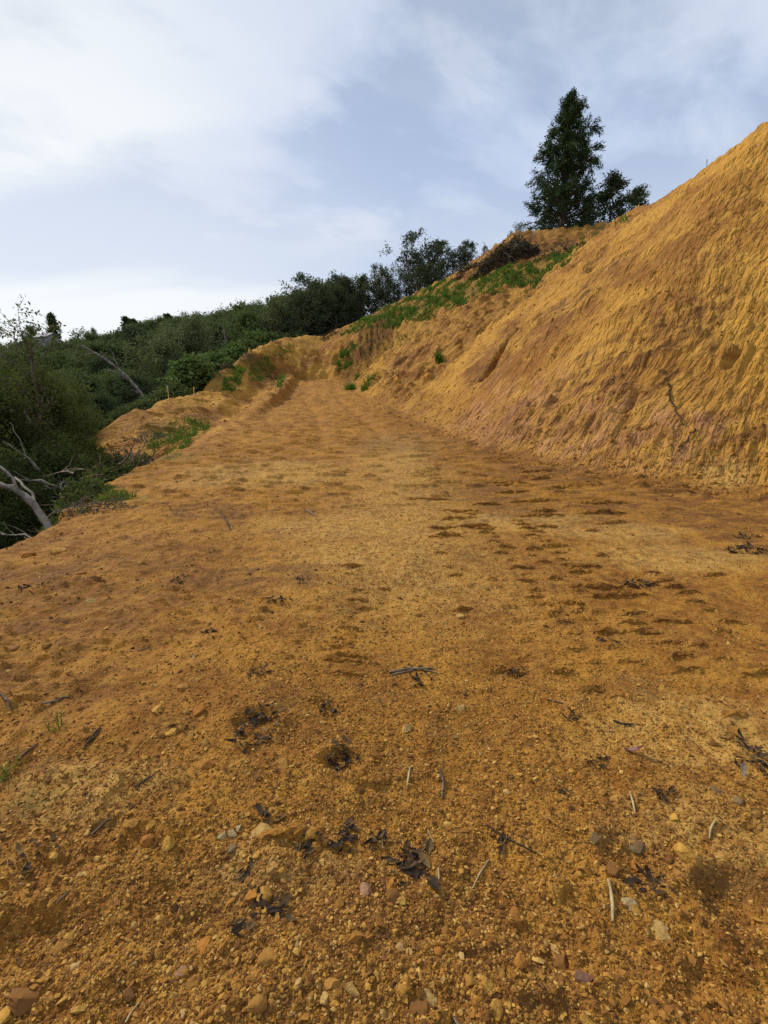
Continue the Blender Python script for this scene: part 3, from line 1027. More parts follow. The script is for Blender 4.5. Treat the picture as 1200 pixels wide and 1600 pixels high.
flab = ['mid green broadleaf tree in the forest mass across the ravine', 'olive green spreading tree in the forest mass across the ravine',
        'very dark green tree in the forest mass across the ravine', 'thin crowned olive tree with pale stems in the forest mass across the ravine']
fgrp = ['mid green trees across the ravine', 'olive trees across the ravine', 'dark trees across the ravine', 'thin crowned trees across the ravine']
SKY_X, SKY_Y = [-100, 60, 110, 140, 200, 300, 380, 440, 470, 520, 560], [528, 530, 532, 520, 504, 487, 474, 460, 446, 432, 424]
pts = []
tries = 0
while len(pts) < 255 and tries < 20000:
    tries += 1
    px = rnd.uniform(-70, 540)
    Y = 30 + 88 * rnd.random() ** .8
    x = at(px, 560, Y)[0]
    if x > -1 - max(0, (60 - Y)) * .25:
        continue
    # keep clear of the bare slope
    if bool(inpoly(np.array([x]), np.array([Y]), P_ORANGE)[0]) or (Y < 44 and x > -15 - (44 - Y) * .12):
        continue
    if Y > 80 and abs(x / Y - at(76, 525, 1.0)[0]) < .045:
        continue
    if any((x - a) ** 2 + (Y - b) ** 2 < (1.9 + Y * .017) ** 2 for a, b in pts):
        continue
    pts.append((x, Y))
for i, (x, Y) in enumerate(pts):
    k = rnd.choice([0, 0, 1, 1, 2, 2, 3])
    z = hgt(x, Y)
    s = rnd.uniform(.65, 1.05) * (1.0 + .002 * Y) * (1.3 if x > -.42 * Y else 1.0) * (.8 if Y > 95 else 1)
    src = fkinds[k]
    pxl = 600 + FPX * x / (Y * CP - (z + 3 - CAMH) * SP)
    lim = np.interp(pxl, SKY_X, SKY_Y) + rnd.uniform(-4, 16)
    s = min(s, (at(pxl, lim, Y)[2] - z + .2) / src['h'])
    if s < .38:
        continue
    loc, sc = (x, Y, z - .2), (s * rnd.uniform(.9, 1.25), s * rnd.uniform(.9, 1.25), s)
    if 'used' not in src:
        src['used'] = 1
        src.location, src.scale = loc, sc
        tag(src, flab[k], 'tree', fgrp[k])
    else:
        copy_thing(src, loc, rnd.uniform(0, 6.28), sc, flab[k], fgrp[k])
# marked trees on the far skyline
place(fkinds[0], 45, 505, 108, 1, 'rounded green tree on the far skyline left of the small house', None, .75)
spire = proto('conifer_tree', 61, 8, .16, BARK, LEAF_CONIF, limbs=60, base=.05, sub=4, per=16, leaf=(.5, .16), blob=.38, droop=.15, wob=.02, leafdir='along',
              prof=lambda t: .20 * (1 - t) ** .8 + .01)
place(spire, 78, 486, 114, 0, 'narrow pointed conifer on the far skyline behind the small house', None, .85, 'tree')
place(fkinds[2], 145, 507, 112, 2, 'small rounded dark tree alone on the far skyline', None, .6)
place(airy, 131, 511, 112, 2, 'thin feathery tree on the far skyline left of the rounded dark one', None, 1.3, 'tree')
place(spire, 196, 492, 106, 1, 'pointed conifer rising from the skyline forest, left of its pair', None, 1.0)
place(spire, 208, 496, 104, 2, 'pointed conifer rising from the skyline forest, right of its pair', None, 1.1)
place(spire, 262, 488, 104, 2, 'small pointed conifer tip on the middle of the forest skyline', None, 1.2)

# --- near trees in the ravine, left edge
near = [proto('ravine_tree', 71, 6.5, .13, BARK, LEAF_NEAR, limbs=34, base=.12, sub=7, per=36, leaf=(.115, .045), blob=.24, stems=2, wob=.16, prof=lambda t: .40 * math.sin(math.pi * min(1, .25 + t * .7)) ** .7, tube_n=6),
        proto('ravine_tree', 72, 6.0, .10, BARK, LEAF_NEAR, limbs=30, base=.05, sub=7, per=30, leaf=(.12, .06), blob=.26, stems=2, wob=.2, prof=lambda t: .42 * math.sin(math.pi * min(1, .3 + t * .65)) ** .7, tube_n=6)]
NT_ = [(0, 20, 545, 12.5, 0, 1.0, 'near leafy tree at the left picture edge, above the ravine'),
       (1, 75, 600, 14.5, 1, 1.1, 'near bushy tree in the ravine, right of the tree at the picture edge'),
       (0, 120, 640, 17, 2, 1.1, 'leafy tree in the ravine below the bare fill slope'),
       (1, 40, 650, 10.5, 3, 1.0, 'low dark tree hanging over the ravine, nearest to the platform edge'),
       (0, -60, 560, 10.5, 4, 1.1, 'near leafy tree cut by the left picture edge'),
       (1, 150, 690, 15.5, 5, .9, 'dark bushy tree filling the ravine beside the debris'),
       (1, 100, 690, 12.5, 2.5, .9, 'dense dark bush deep in the ravine between two leafy trees'),
       (1, -20, 690, 8.5, 1.5, 1.0, 'shaded bush at the foot of the tree on the left edge'),
       (0, 60, 575, 20, 5.5, 1.1, 'leafy tree standing behind the near ravine trees'),
       (0, 110, 590, 24, 3.5, 1.0, 'rounded tree in the ravine beyond the near leafy ones'),
       (1, 170, 640, 24, .5, .9, 'low leafy tree beside the upper end of the fill slope'),
       (0, -10, 535, 17, 2.5, 1.0, 'tall leafy tree behind the bare branches on the left')]
for k, px, row, Y, rz, wd, lab in NT_:
    place(near[k], px, row, Y, rz, lab, None, wd, 'tree')
twiggy = proto('bare_tree', 75, 6.5, .12, BARK, LEAF_NEAR, limbs=26, base=.30, sub=6, per=8, leaf=(.10, .045), blob=.13, stems=2, wob=.2, prof=lambda t: .19, tube_n=5, elev=(30, 65))
place(twiggy, -22, 456, 11.0, .4, 'pale twiggy tree nearly bare of leaves at the left edge', None, 1.0, 'tree')
place(twiggy, -62, 470, 12.0, 2.4, 'second twiggy tree partly cut by the left edge', None, 1.0)


def limb_tree(name, label, path, r0, r1, sides, mat, cat='tree', n=7):
    """a bare leaning trunk given by points, with side branches (start fraction, end point)"""
    path = np.array(path, float)
    e = empty(name, tuple(path[0]))
    tag(e, label, cat)
    t = np.linspace(0, 1, len(path))
    tt = np.linspace(0, 1, 14)
    sm = np.stack([np.interp(tt, t, path[:, c]) for c in range(3)], 1)
    for _ in range(2):
        sm[1:-1] = (sm[:-2] + 2 * sm[1:-1] + sm[2:]) / 4
    rg = np.random.default_rng(int(abs(path[0][0] * 100)))
    sm[1:-1] += rg.normal(size=(12, 3)) * r0 * .25
    v, f = tubes([(sm - path[0], np.linspace(r0, r1, 14))], n)
    link('trunk', mesh_np('trunk', v, f), mat, e)
    for fr_, pt in sides:
        a = np.array([np.interp(fr_, tt, sm[:, c]) for c in range(3)])
        b = np.array(pt)
        q = np.stack([a + (b - a) * s + np.array([0, 0, .12 * np.linalg.norm(b - a) * math.sin(math.pi * s)]) + rg.normal(size=3) * .02 * np.linalg.norm(b - a) * (0 < s < 1) for s in np.linspace(0, 1, 6)])
        rb = (r0 + (r1 - r0) * fr_) * .5
        v, f = tubes([(q - path[0], np.linspace(rb, max(.006, r1 * .6), 6))], 5)
        link('branch', mesh_np('branch', v, f), mat, e)
    return e


limb_tree('leaning_dead_tree', 'long pale leafless trunk leaning left out over the forest', [at(236, 640, 27), at(205, 592, 27.3), at(165, 560, 27.6), at(128, 540, 28)], .10, .03,
          [(.62, at(158, 550, 27.4)), (.78, at(128, 557, 27.6)), (.50, at(170, 545, 27.5)), (.5, at(178, 570, 27)), (.3, at(160, 578, 27.2)), (.15, at(205, 610, 26.6)), (.1, at(212, 612, 27.4)), (.72, at(168, 552, 27.9))], BARK_PALE)
limb_tree('leaning_dead_tree', 'thick pale bent trunk at the lower left, rooted below the platform edge', [at(78, 830, 5.9), at(62, 795, 6.0), at(35, 770, 6.1), at(0, 757, 6.2), at(-40, 735, 6.3)], .048, .026,
          [(.5, at(-8, 725, 6.3)), (.3, at(20, 750, 6.6))], BARK_PALE)
limb_tree('fallen_branch', 'thin pale dead branch slanting across the ravine above the bent trunk', [at(62, 735, 9), at(40, 712, 9), at(5, 690, 9)], .03, .012, [(.5, at(15, 660, 9.2)), (.3, at(30, 720, 8.6))], BARK_PALE, 'branch')
limb_tree('fallen_branch', 'pale dead branch dangling in front of the near leafy tree', [at(55, 672, 11), at(35, 640, 11), at(22, 600, 11.2)], .035, .012, [(.6, at(50, 640, 11)), (.3, at(8, 640, 11.2))], BARK_PALE, 'branch')
limb_tree('fallen_branch', 'short pale stub of branch poking out of the dark ravine', [at(112, 735, 12), at(95, 712, 12), at(70, 680, 12)], .04, .015, [(.4, at(85, 695, 12.2))], BARK_PALE, 'branch')
limb_tree('fallen_branch', 'thin curved grey branch sticking out at the platform edge', [at(70, 812, 6.3), at(88, 796, 6.35), at(104, 795, 6.3)], .008, .004, [(.5, at(95, 800, 6.3))], BARK_PALE, 'branch', 5)
limb_tree('bare_tree', 'small pale leafless tree with forked stems below the ridge trees', [at(352, 560, 39.5), at(352, 530, 39.5), at(348, 508, 39.5)], .08, .03,
          [(.3, at(342, 520, 38.5)), (.4, at(360, 515, 38.6)), (.6, at(355, 505, 38.5)), (.2, at(340, 530, 38.3))], BARK_PALE)

# --- shrubs along the edge of the cut
shrub = proto('shrub', 81, 1.8, .04, BARK, LEAF_LIGHT, 'shrub', limbs=22, base=.05, sub=5, per=18, leaf=(.20, .10), blob=.20, stems=3, prof=lambda t: .5 * math.sin(math.pi * min(1, .3 + t * .6)))
shrub_d = proto('shrub', 82, 1.8, .04, BARK, LEAF_BROAD, 'shrub', limbs=24, base=.02, sub=5, per=20, leaf=(.17, .08), blob=.22, stems=3, prof=lambda t: .5 * math.sin(math.pi * min(1, .3 + t * .6)))
place(shrub, 300, 548, 29.5, 0, 'large rounded light green shrub at the edge of the fill slope', None, 1.3, 'shrub')
place(shrub, 338, 545, 33, 1.7, 'light green leafy shrub behind the large rounded one', None, 1.2)
place(shrub, 368, 530, 36, .7, 'light green shrub halfway up the edge of the fill slope', None, 1.1)
place(shrub, 405, 512, 40, 2.7, 'light green shrub beside the top of the bare slope', None, 1.0)
BUSH = [(265, 590, 27), (285, 582, 29), (325, 562, 33), (350, 545, 35.5), (388, 525, 38), (240, 604, 26), (215, 618, 24.5), (193, 630, 23), (430, 512, 41), (172, 652, 21.5), (455, 508, 42.5), (361, 530, 38), (326, 545, 36.5)]
for i, (px, row, Y) in enumerate(BUSH):
    nth = sorted(q[0] for q in BUSH).index(px)
    place(shrub_d, px, row, Y, i * 1.3, ('lowest' if nth == 0 else 'highest' if nth == len(BUSH) - 1 else ['', 'second', 'third', 'fourth', 'fifth', 'sixth', 'seventh', 'eighth', 'ninth', 'tenth', 'eleventh', 'twelfth'][nth] + ' from the left')
          + ' of the dark green bushes fringing the bare slope', 'dark bushes fringing the bare slope', 1.2, 'shrub')

# --- the small house on the far skyline
hp = at(74, 527, 104)
house = empty('small_house', (hp[0], hp[1], hp[2] - 1.4), R(-22), .8)
tag(house, 'small pale house with a low gabled roof on the far skyline', 'house')
WALLM = plain('plaster', color=(.40, .38, .34), color2=(.30, .28, .25), scale=1.5)
ROOFM = plain('roof_sheet', color=(.36, .35, .33), color2=(.26, .25, .24), scale=2)
DARKM = plain('window_glass', color=(.03, .035, .04), rough=.2, spec=.5)


def box_v(x0, x1, y0, y1, z0, z1):
    v = [(x, y, z) for z in (z0, z1) for y in (y0, y1) for x in (x0, x1)]
    return v, [(0, 2, 3, 1), (4, 5, 7, 6), (0, 1, 5, 4), (2, 6, 7, 3), (0, 4, 6, 2), (1, 3, 7, 5)]


def mesh_py(name, v, f):
    me = bpy.data.meshes.new(name)
    me.from_pydata(v, [], f)
    me.update()
    return me


link('wall', mesh_py('wall', [(-2, -1.6, -2.5), (2, -1.6, -2.5), (2, 1.6, -2.5), (-2, 1.6, -2.5), (-2, -1.6, 1.7), (2, -1.6, 1.7), (2, 1.6, 1.7), (-2, 1.6, 1.7), (-2, 0, 2.5), (2, 0, 2.5)],
                    [(0, 1, 5, 4), (1, 2, 6, 9, 5), (2, 3, 7, 6), (3, 0, 4, 8, 7)]), WALLM, house)
for sgn in (-1, 1):
    a, b = (-2.4, 2.4)
    link('roof', mesh_py('roof', [(a, 0, 2.62), (b, 0, 2.62), (b, sgn * 2.1, 1.55), (a, sgn * 2.1, 1.55), (a, 0, 2.74), (b, 0, 2.74), (b, sgn * 2.1, 1.67), (a, sgn * 2.1, 1.67)],
                         [(0, 1, 2, 3), (4, 7, 6, 5), (0, 4, 5, 1), (1, 5, 6, 2), (2, 6, 7, 3), (3, 7, 4, 0)]), ROOFM, house)
wv, wf = box_v(.2, 1.1, -1.64, -1.58, .3, 1.2)
link('window', mesh_py('window', wv, wf), DARKM, house)
wv, wf = box_v(-2.04, -1.98, -.45, .45, .2, 1.2)
link('window', mesh_py('window', wv, wf), DARKM, house)
# ------------------------------------------------------------------ gravel: one scatter of stuff, instanced on points
def stone_mesh(name, seed, sub, flat=.7, jag=.22):
    import bmesh
    rg = np.random.default_rng(seed)
    bm = bmesh.new()
    bmesh.ops.create_icosphere(bm, subdivisions=sub, radius=1)
    cuts = [(Vector(rg.normal(size=3)).normalized(), rg.uniform(.40, .82)) for _ in range(11)]
    for v in bm.verts:
        for n_, d_ in cuts:                       # broken faces
            k = v.co.dot(n_) - d_
            if k > 0:
                v.co -= n_ * k * .9
        v.co *= 1 + rg.normal() * jag * .3
        v.co.z *= flat
        v.co.x *= 1.15
    me = bpy.data.meshes.new(name)
    bm.to_mesh(me)
    bm.free()
    return me


def stone_mat(name, ramp, rough=.9, gscale=30, dust=.65):
    m, n = new_mat(name)
    rndv = n.node('ShaderNodeObjectInfo').outputs['Random']
    cr = n.node('ShaderNodeValToRGB')
    cr.color_ramp.interpolation = 'LINEAR'
    els = cr.color_ramp.elements
    while len(els) < len(ramp):
        els.new(.5)
    for e, (p, c) in zip(els, ramp):
        e.position, e.color = p, c + (1,)
    n.link(rndv, cr.inputs[0])
    P = n.node('ShaderNodeNewGeometry').outputs['Position']
    f = n.noise(P, gscale, 4, .7)
    col = n.mix(n.ss(f, .40, .66, 0, dust), cr.outputs[0], (.20, .085, .016))
    bs = n.node('ShaderNodeBsdfPrincipled')
    n.link(col, bs.inputs['Base Color'])
    bs.inputs['Roughness'].default_value = rough
    bs.inputs['Specular IOR Level'].default_value = .25
    b = n.node('ShaderNodeBump')
    b.inputs['Distance'].default_value = .006
    n.link(f, b.inputs['Height'])
    n.link(b.outputs[0], bs.inputs['Normal'])
    o = n.node('ShaderNodeOutputMaterial')
    n.link(bs.outputs[0], o.inputs[0])
    return m


GRAVEL_M = stone_mat('gravel_stone', [(0, (.07, .030, .010)), (.28, (.20, .080, .014)), (.58, (.34, .155, .024)), (.82, (.46, .240, .040)), (.95, (.54, .32, .075)), (1, (.46, .29, .11))])
pebbles = bpy.data.collections.new('pebble_kinds')
for i in range(8):
    o = bpy.data.objects.new('pebble', stone_mesh('pebble', 100 + i, 1, .75, .5))
    o.data.materials.append(GRAVEL_M)
    pebbles.objects.link(o)

rg = np.random.default_rng(17)


def gravel(name, N, r0, r1, smin, smed, ssig, smax, seed, dens=None, growth=.0):
    rg = np.random.default_rng(seed)
    r = np.exp(rg.uniform(math.log(r0), math.log(r1), N))
    a = np.radians(rg.uniform(-53, 53, N))
    more = rg.random(N) < .22                      # the flanks too
    a = np.where(more, np.radians(rg.uniform(53, 85, N)) * rg.choice([-1, 1], N), a)
    r = np.where(more & (r > 4.5), r * .4 + .3, r)
    x, y = r * np.sin(a), r * np.cos(a)
    ok = inpoly(x, y, P_ROAD) & (x > -4.4)
    if dens is not None:
        ok &= rg.random(N) < dens(x, y)
    x, y, r = x[ok], y[ok], r[ok]
    n = len(x)
    s = np.clip(np.exp(rg.normal(math.log(smed), ssig, n)), smin, smax) * (1 + growth * r)
    z = height(x, y) + s * .18
    sc = np.stack([s * rg.uniform(.8, 1.35, n), s * rg.uniform(.75, 1.15, n), s * rg.uniform(.6, 1.0, n)], -1)
    rot = np.stack([rg.normal(0, .35, n), rg.normal(0, .35, n), rg.uniform(0, 6.28, n)], -1)
    me = bpy.data.meshes.new(name)
    me.vertices.add(n)
    me.vertices.foreach_set('co', np.stack([x, y, z], -1).astype(np.float32).ravel())
    set_attr(me, 'psc', sc, 'FLOAT_VECTOR')
    set_attr(me, 'prot', rot, 'FLOAT_VECTOR')
    o = link(name, me)
    ng = bpy.data.node_groups.new(name, 'GeometryNodeTree')
    ng.interface.new_socket('Geometry', in_out='INPUT', socket_type='NodeSocketGeometry')
    ng.interface.new_socket('Geometry', in_out='OUTPUT', socket_type='NodeSocketGeometry')
    gi, go = ng.nodes.new('NodeGroupInput'), ng.nodes.new('NodeGroupOutput')
    ip = ng.nodes.new('GeometryNodeInstanceOnPoints')
    ci = ng.nodes.new('GeometryNodeCollectionInfo')
    ci.inputs['Collection'].default_value = pebbles
    ci.inputs['Separate Children'].default_value = True
    ci.inputs['Reset Children'].default_value = True
    na = ng.nodes.new('GeometryNodeInputNamedAttribute')
    na.data_type = 'FLOAT_VECTOR'
    na.inputs['Name'].default_value = 'psc'
    nb = ng.nodes.new('GeometryNodeInputNamedAttribute')
    nb.data_type = 'FLOAT_VECTOR'
    nb.inputs['Name'].default_value = 'prot'
    e2r = ng.nodes.new('FunctionNodeEulerToRotation')
    ri = ng.nodes.new('FunctionNodeRandomValue')
    ri.data_type = 'INT'
    for so in ri.inputs:
        if so.name == 'Max' and so.type == 'INT':
            so.default_value = 7
        if so.name == 'Min' and so.type == 'INT':
            so.default_value = 0
    L = ng.links.new
    L(gi.outputs[0], ip.inputs['Points'])
    L(ci.outputs[0], ip.inputs['Instance'])
    ip.inputs['Pick Instance'].default_value = True
    L([so for so in ri.outputs if so.type == 'INT'][0], ip.inputs['Instance Index'])
    L([so for so in nb.outputs if so.type == 'VECTOR'][0], e2r.inputs[0])
    L(e2r.outputs[0], ip.inputs['Rotation'])
    L([so for so in na.outputs if so.type == 'VECTOR'][0], ip.inputs['Scale'])
    L(ip.outputs[0], go.inputs[0])
    md = o.modifiers.new('scatter', 'NODES')
    md.node_group = ng
    tag(o, kind='stuff')
    return o


def dens_fine(x, y):
    lane = np.exp(-((x - .35) / 1.25) ** 4)
    pat = sst(fbm(x / .8, y / .8, 61, 3), -.5, .3)
    return np.clip(.30 + .7 * lane * (.55 + .45 * pat) + .55 * pat * sst(3.0 - y, 0, 1.5), 0, 1)


gravel('gravel', 255000, .85, 9.5, .0020, .0040, .38, .012, 3, dens_fine, .035)
gravel('gravel', 9000, .9, 14, .006, .0088, .35, .020, 4, lambda x, y: np.clip(.25 + .8 * sst(-x, 0, 2) + .7 * sst(2.6 - y, 0, 1.4) + sst(perlin(x / .7, y / .7, 62), 0, .4), 0, 1), .035)

# soil clods that rolled to the foot of the bank and down the slopes: also past counting
CLOD_M = stone_mat('clod_soil', [(0, (.35, .16, .026)), (1, (.42, .205, .034))], gscale=9)


def clods(name, n, fx, seed, smed):
    rg = np.random.default_rng(seed)
    x, y, ok = fx(rg, n)
    x, y = x[ok], y[ok]
    s = np.clip(np.exp(rg.normal(math.log(smed), .5, len(x))), smed * .4, smed * 3.2)
    z = height(x, y) - s * .05
    b = [stone_mesh('c', 300 + i, 1, .8, .6) for i in range(6)]
    VV, FF, base = [], [], 0
    for k, me in enumerate(b):
        v = np.array([q.co[:] for q in me.vertices])
        f = np.array([p.vertices[:] for p in me.polygons])
        for i in np.arange(len(x))[k::6]:
            a = rg.uniform(0, 6.28)
            ca, sa_ = math.cos(a), math.sin(a)
            w = v[:, rg.permutation(3)] * s[i] * rg.uniform(.65, 1.25, 3)
            VV.append(np.stack([w[:, 0] * ca - w[:, 1] * sa_ + x[i], w[:, 0] * sa_ + w[:, 1] * ca + y[i], w[:, 2] + z[i]], -1))
            FF.append(f + base)
            base += len(v)
        bpy.data.meshes.remove(me)
    o = link(name, mesh_np(name, np.concatenate(VV), np.concatenate(FF), False), CLOD_M)
    tag(o, kind='stuff')


def near_toe(rg, n):
    i = rg.integers(4, len(TOE) - 2, n)
    t = rg.random(n)
    a = np.array(TOE)[:, :2]
    p = a[i] + (a[i + 1] - a[i]) * t[:, None]
    off = rg.normal(0, .45, n)
    x, y = p[:, 0] + off * .8 + .05, p[:, 1] + off * .6
    return x, y, y < 34


def on_bank(rg, n):
    x, y = rg.uniform(-3, 14, n), rg.uniform(8, 40, n)
    return x, y, (G.samp(M_BANK, x, y) > .8) & (perlin(x / 1.5, y / 1.5, 63) > -.1)


def on_fill(rg, n):
    x, y = rg.uniform(-12.5, -5.2, n), rg.uniform(9, 38, n)
    return x, y, (G.samp(M_ORANGE, x, y) > .8) & (G.samp(M_ROAD, x, y) < .2)


def on_cleats(rg, n):
    c = [CL_W[i] for i in rg.integers(0, len(CL_W), n)]
    hx, hy, hw = (np.array([q[i] for q in c]) for i in range(3))
    t = rg.uniform(-1.05, 1.05, n)
    an = np.array([q[3] for q in c])
    return hx + t * hw, hy + an * t * hw + rg.normal(0, .005 + .001 * hy, n), np.ones(n, bool)


clods('soil_clods', 2800, near_toe, 5, .024)
clods('soil_clods', 9000, on_bank, 6, .026)
clods('soil_clods', 3000, on_fill, 7, .035)
clods('soil_clods', 2600, on_cleats, 8, .008)

# ------------------------------------------------------------------ ridges of earth that the machine's cleats pressed up: pieces of the road
road_o = bpy.data.objects['dirt_road']
rg = np.random.default_rng(77)
for (hx, hy, hw, ang, s) in CL_W:
    n = max(7, int(hw * 2 / .022))
    n = min(n, 16)
    t = np.linspace(-1, 1, n)
    env = np.clip(1 - np.abs(t) ** 4, 0, 1) * rg.uniform(.70, 1.10, n)
    env[[0, -1]] = 0
    dist = max(1.0, math.hypot(hx, hy) / 4.0)
    H = env * (.012 + .015 * s) * dist ** .6 * min(1.0, hw / .10)
    px_ = hx + t * hw
    py_ = hy + ang * t * hw + rg.normal(0, .007, n) * dist
    dep = (.045 + .03 * rg.random(n)) * dist
    rows = []
    for off, k in ((-.006, -.4), (-.003, .75), (.012 * dist, 1.0), (.45, .55), (1.0, -.25)):
        yy = py_ + (off if abs(off) < .1 else off * dep)
        rows.append(np.stack([px_ + rg.normal(0, .004, n), yy + rg.normal(0, .004, n), height(px_, yy) + H * k - .004], -1))
    V_ = np.concatenate(rows)
    F_ = []
    for a in range(4):
        for b in range(n - 1):
            F_.append((a * n + b, a * n + b + 1, (a + 1) * n + b + 1, (a + 1) * n + b))
    me = mesh_py('tread_ridge', V_.tolist(), F_)
    set_attr(me, 'orangem', np.ones(len(V_)))
    set_attr(me, 'brownm', np.full(len(V_), .45))
    link('tread_ridge', me, SOIL, road_o)

# ------------------------------------------------------------------ dead leaves, stalks and twigs on the track
LEAF_DEAD = stone_mat('dead_leaf', [(0, (.016, .010, .006)), (.6, (.042, .025, .012)), (.85, (.10, .058, .022)), (1, (.20, .12, .04))], .8, 60, .12)
LEAF_RED = plain('red_dead_leaf', color=(.15, .035, .018), color2=(.07, .02, .012), scale=40, rough=.5)
LEAF_GREY = plain('grey_dead_leaf', color=(.33, .24, .14), color2=(.16, .11, .06), scale=40, rough=.7)


def dead_leaf_mesh(seed):
    rg = np.random.default_rng(seed)
    L, W, curl, fold = 1.0, rg.uniform(.25, .5), rg.uniform(.3, 1.5), rg.uniform(.1, .7)
    vs_, fs = [], []
    n = 6
    for i in range(n + 1):
        t = i / n
        a = curl * t
        x = math.sin(a) / curl
        z = (1 - math.cos(a)) / curl
        w = W * math.sin(math.pi * min(.97, max(.04, t))) ** .7
        for sgn in (-1, 0, 1):
            vs_.append((x, sgn * w * .5 + rg.normal() * .015, z + abs(sgn) * w * fold * .6 + rg.normal() * .02))
    for i in range(n):
        for j in range(2):
            a = i * 3 + j
            fs.append((a, a + 1, a + 4, a + 3))
    return mesh_py('leaf', vs_, fs)


LM = []
for i in range(7):
    me = dead_leaf_mesh(400 + i)
    me.materials.append(LEAF_DEAD)
    LM.append(me)
LM_R, LM_G = dead_leaf_mesh(431), dead_leaf_mesh(432)
LM_R.materials.append(LEAF_RED)
LM_G.materials.append(LEAF_GREY)
PXM = {}


def mpp(px, py):
    """metres per photograph pixel on the ground there (across)"""
    h = hit(px, py)
    return math.sqrt(h[0] ** 2 + h[1] ** 2 + CAMH ** 2) / FPX * 1.0


MARKS = []


def leaf_clump(px, py, wpx, n, label, size=.055, hpx=None):
    h = hit(px, py)
    k = mpp(px, py)
    e = empty('dead_leaf_clump', (h[0], h[1], h[2]))
    tag(e, label, 'dead leaves')
    rx, ry = wpx * k * .5, (hpx or wpx * .7) * k * .9
    n, size = int(n * 2.2), size * .95
    for i in range(n):
        o = bpy.data.objects.new('leaf', LM[rnd.randrange(7)])
        COL.objects.link(o)
        o.parent = e
        a, q = rnd.uniform(0, 6.28), math.sqrt(rnd.random())
        x, y = math.cos(a) * q * rx, math.sin(a) * q * ry
        o.location = (x, y, hgt(h[0] + x, h[1] + y) - h[2] + .004 + .018 * rnd.random() * (1 - q))
        o.rotation_euler = (rnd.uniform(-.5, .5), rnd.uniform(0, .4), rnd.uniform(0, 6.28))
        s = size * rnd.uniform(.35, 1.1)
        o.scale = (s, s * rnd.uniform(.7, 1.5), s)
    MARKS.append((px, py, label))


for a in [(402, 1142, 62, 34, 'largest patch of dark dead leaves, in a hollow left of the middle of the track', .05, 52),
          (533, 1194, 46, 20, 'dark dead leaves round a clod, right of the largest leaf patch', .05, 34),
          (645, 1354, 52, 13, 'curled black dead leaves lying low in the middle of the track', .075, 30),
          (546, 1310, 34, 8, 'few curled dark leaves beside a rusty patch of soil', .065, 26),
          (590, 1314, 30, 5, 'small row of dark curled leaves right of the rusty soil patch', .055, 10),
          (482, 1322, 20, 7, 'small tight clump of black leaves at the end of a flat ridge of soil', .05, 20),
          (415, 1280, 20, 5, 'pair of dark curled leaves left of the flat ridge of soil', .06, 14),
          (402, 1424, 20, 5, 'dark narrow leaves standing in the gravel at the lower left middle', .07, 22),
          (440, 1428, 20, 4, 'small dark leaf heap right of the narrow standing leaves', .055, 12),
          (386, 1364, 14, 3, 'single curled dark leaves beside a small yellow stone', .055, 16),
          (1000, 1380, 52, 12, 'black leaf litter strip on the right, behind the straw stalk', .06, 16),
          (996, 913, 44, 22, 'dark leaf patch among the cleat prints on the right', .07, 16),
          (1170, 860, 60, 26, 'dark litter patch at the right picture edge', .09, 16),
          (402, 1050, 26, 10, 'small dark leaf patch left of the middle, above the largest one', .045, 16),
          (660, 1062, 40, 9, 'brown leaf scraps under the bundle of grey twigs', .05, 22),
          (795, 1048, 56, 14, 'dark leaf scraps along a cleat print right of the twig bundle', .05, 14),
          (510, 1108, 20, 6, 'dark leaf scraps at the end of a cleat print', .05, 14),
          (893, 1122, 20, 6, 'small black leaf tuft on the right of the gravel lane', .05, 12),
          (1185, 1190, 40, 8, 'dark curled leaves at the right edge, lower half', .08, 26),
          (1160, 1162, 36, 5, 'thin dark leaves above the curled ones at the right edge', .07, 10),
          (44, 1333, 26, 5, 'dark curled leaves at the far left of the foreground', .06, 26),
          (84, 1320, 18, 3, 'small dark leaf right of the curled ones at the far left', .045, 10),
          (435, 940, 50, 14, 'scattered dark scraps on the left half of the track', .06, 14),
          (470, 908, 24, 6, 'little dark scrap heap above the scattered ones', .06, 10),
          (325, 988, 26, 5, 'two dark scraps on the left of the track', .06, 8),
          (280, 905, 24, 5, 'dark scraps on the upper left of the track', .06, 10),
          (50, 918, 30, 6, 'dark scraps at the left edge of the platform', .08, 14),
          (935, 1190, 26, 4, 'dark scraps beside the red brown pod', .04, 10),
          (1040, 1245, 22, 4, 'dark leaf right of the thin straw', .05, 12),
          (945, 1000, 30, 7, 'dark scraps between two cleat prints', .05, 10),
          (880, 1240, 18, 3, 'lone dark leaf in the gravel right of the long thin twig', .05, 8),
          (780, 1320, 14, 3, 'lone small black leaf near the long thin twig', .045, 10),
          (1165, 840, 40, 8, 'dark scraps above the litter patch at the right edge', .08, 8)]:
    leaf_clump(*a)


def single_leaf(px, py, spx, me, label, rz):
    h = hit(px, py)
    s = spx * mpp(px, py)
    o = link('dead_leaf', me)
    o.location = (h[0], h[1], h[2] + .006)
    o.rotation_euler = (.2, -.1, rz)
    o.scale = (s, s, s)
    tag(o, label, 'leaf')
    MARKS.append((px, py, label))


single_leaf(975, 1172, 32, LM_R, 'glossy red brown curled leaf on the right of the track', -.6)
single_leaf(1163, 1216, 18, LM_G, 'pale grey leaf standing among the dark ones at the right edge', 1.2)


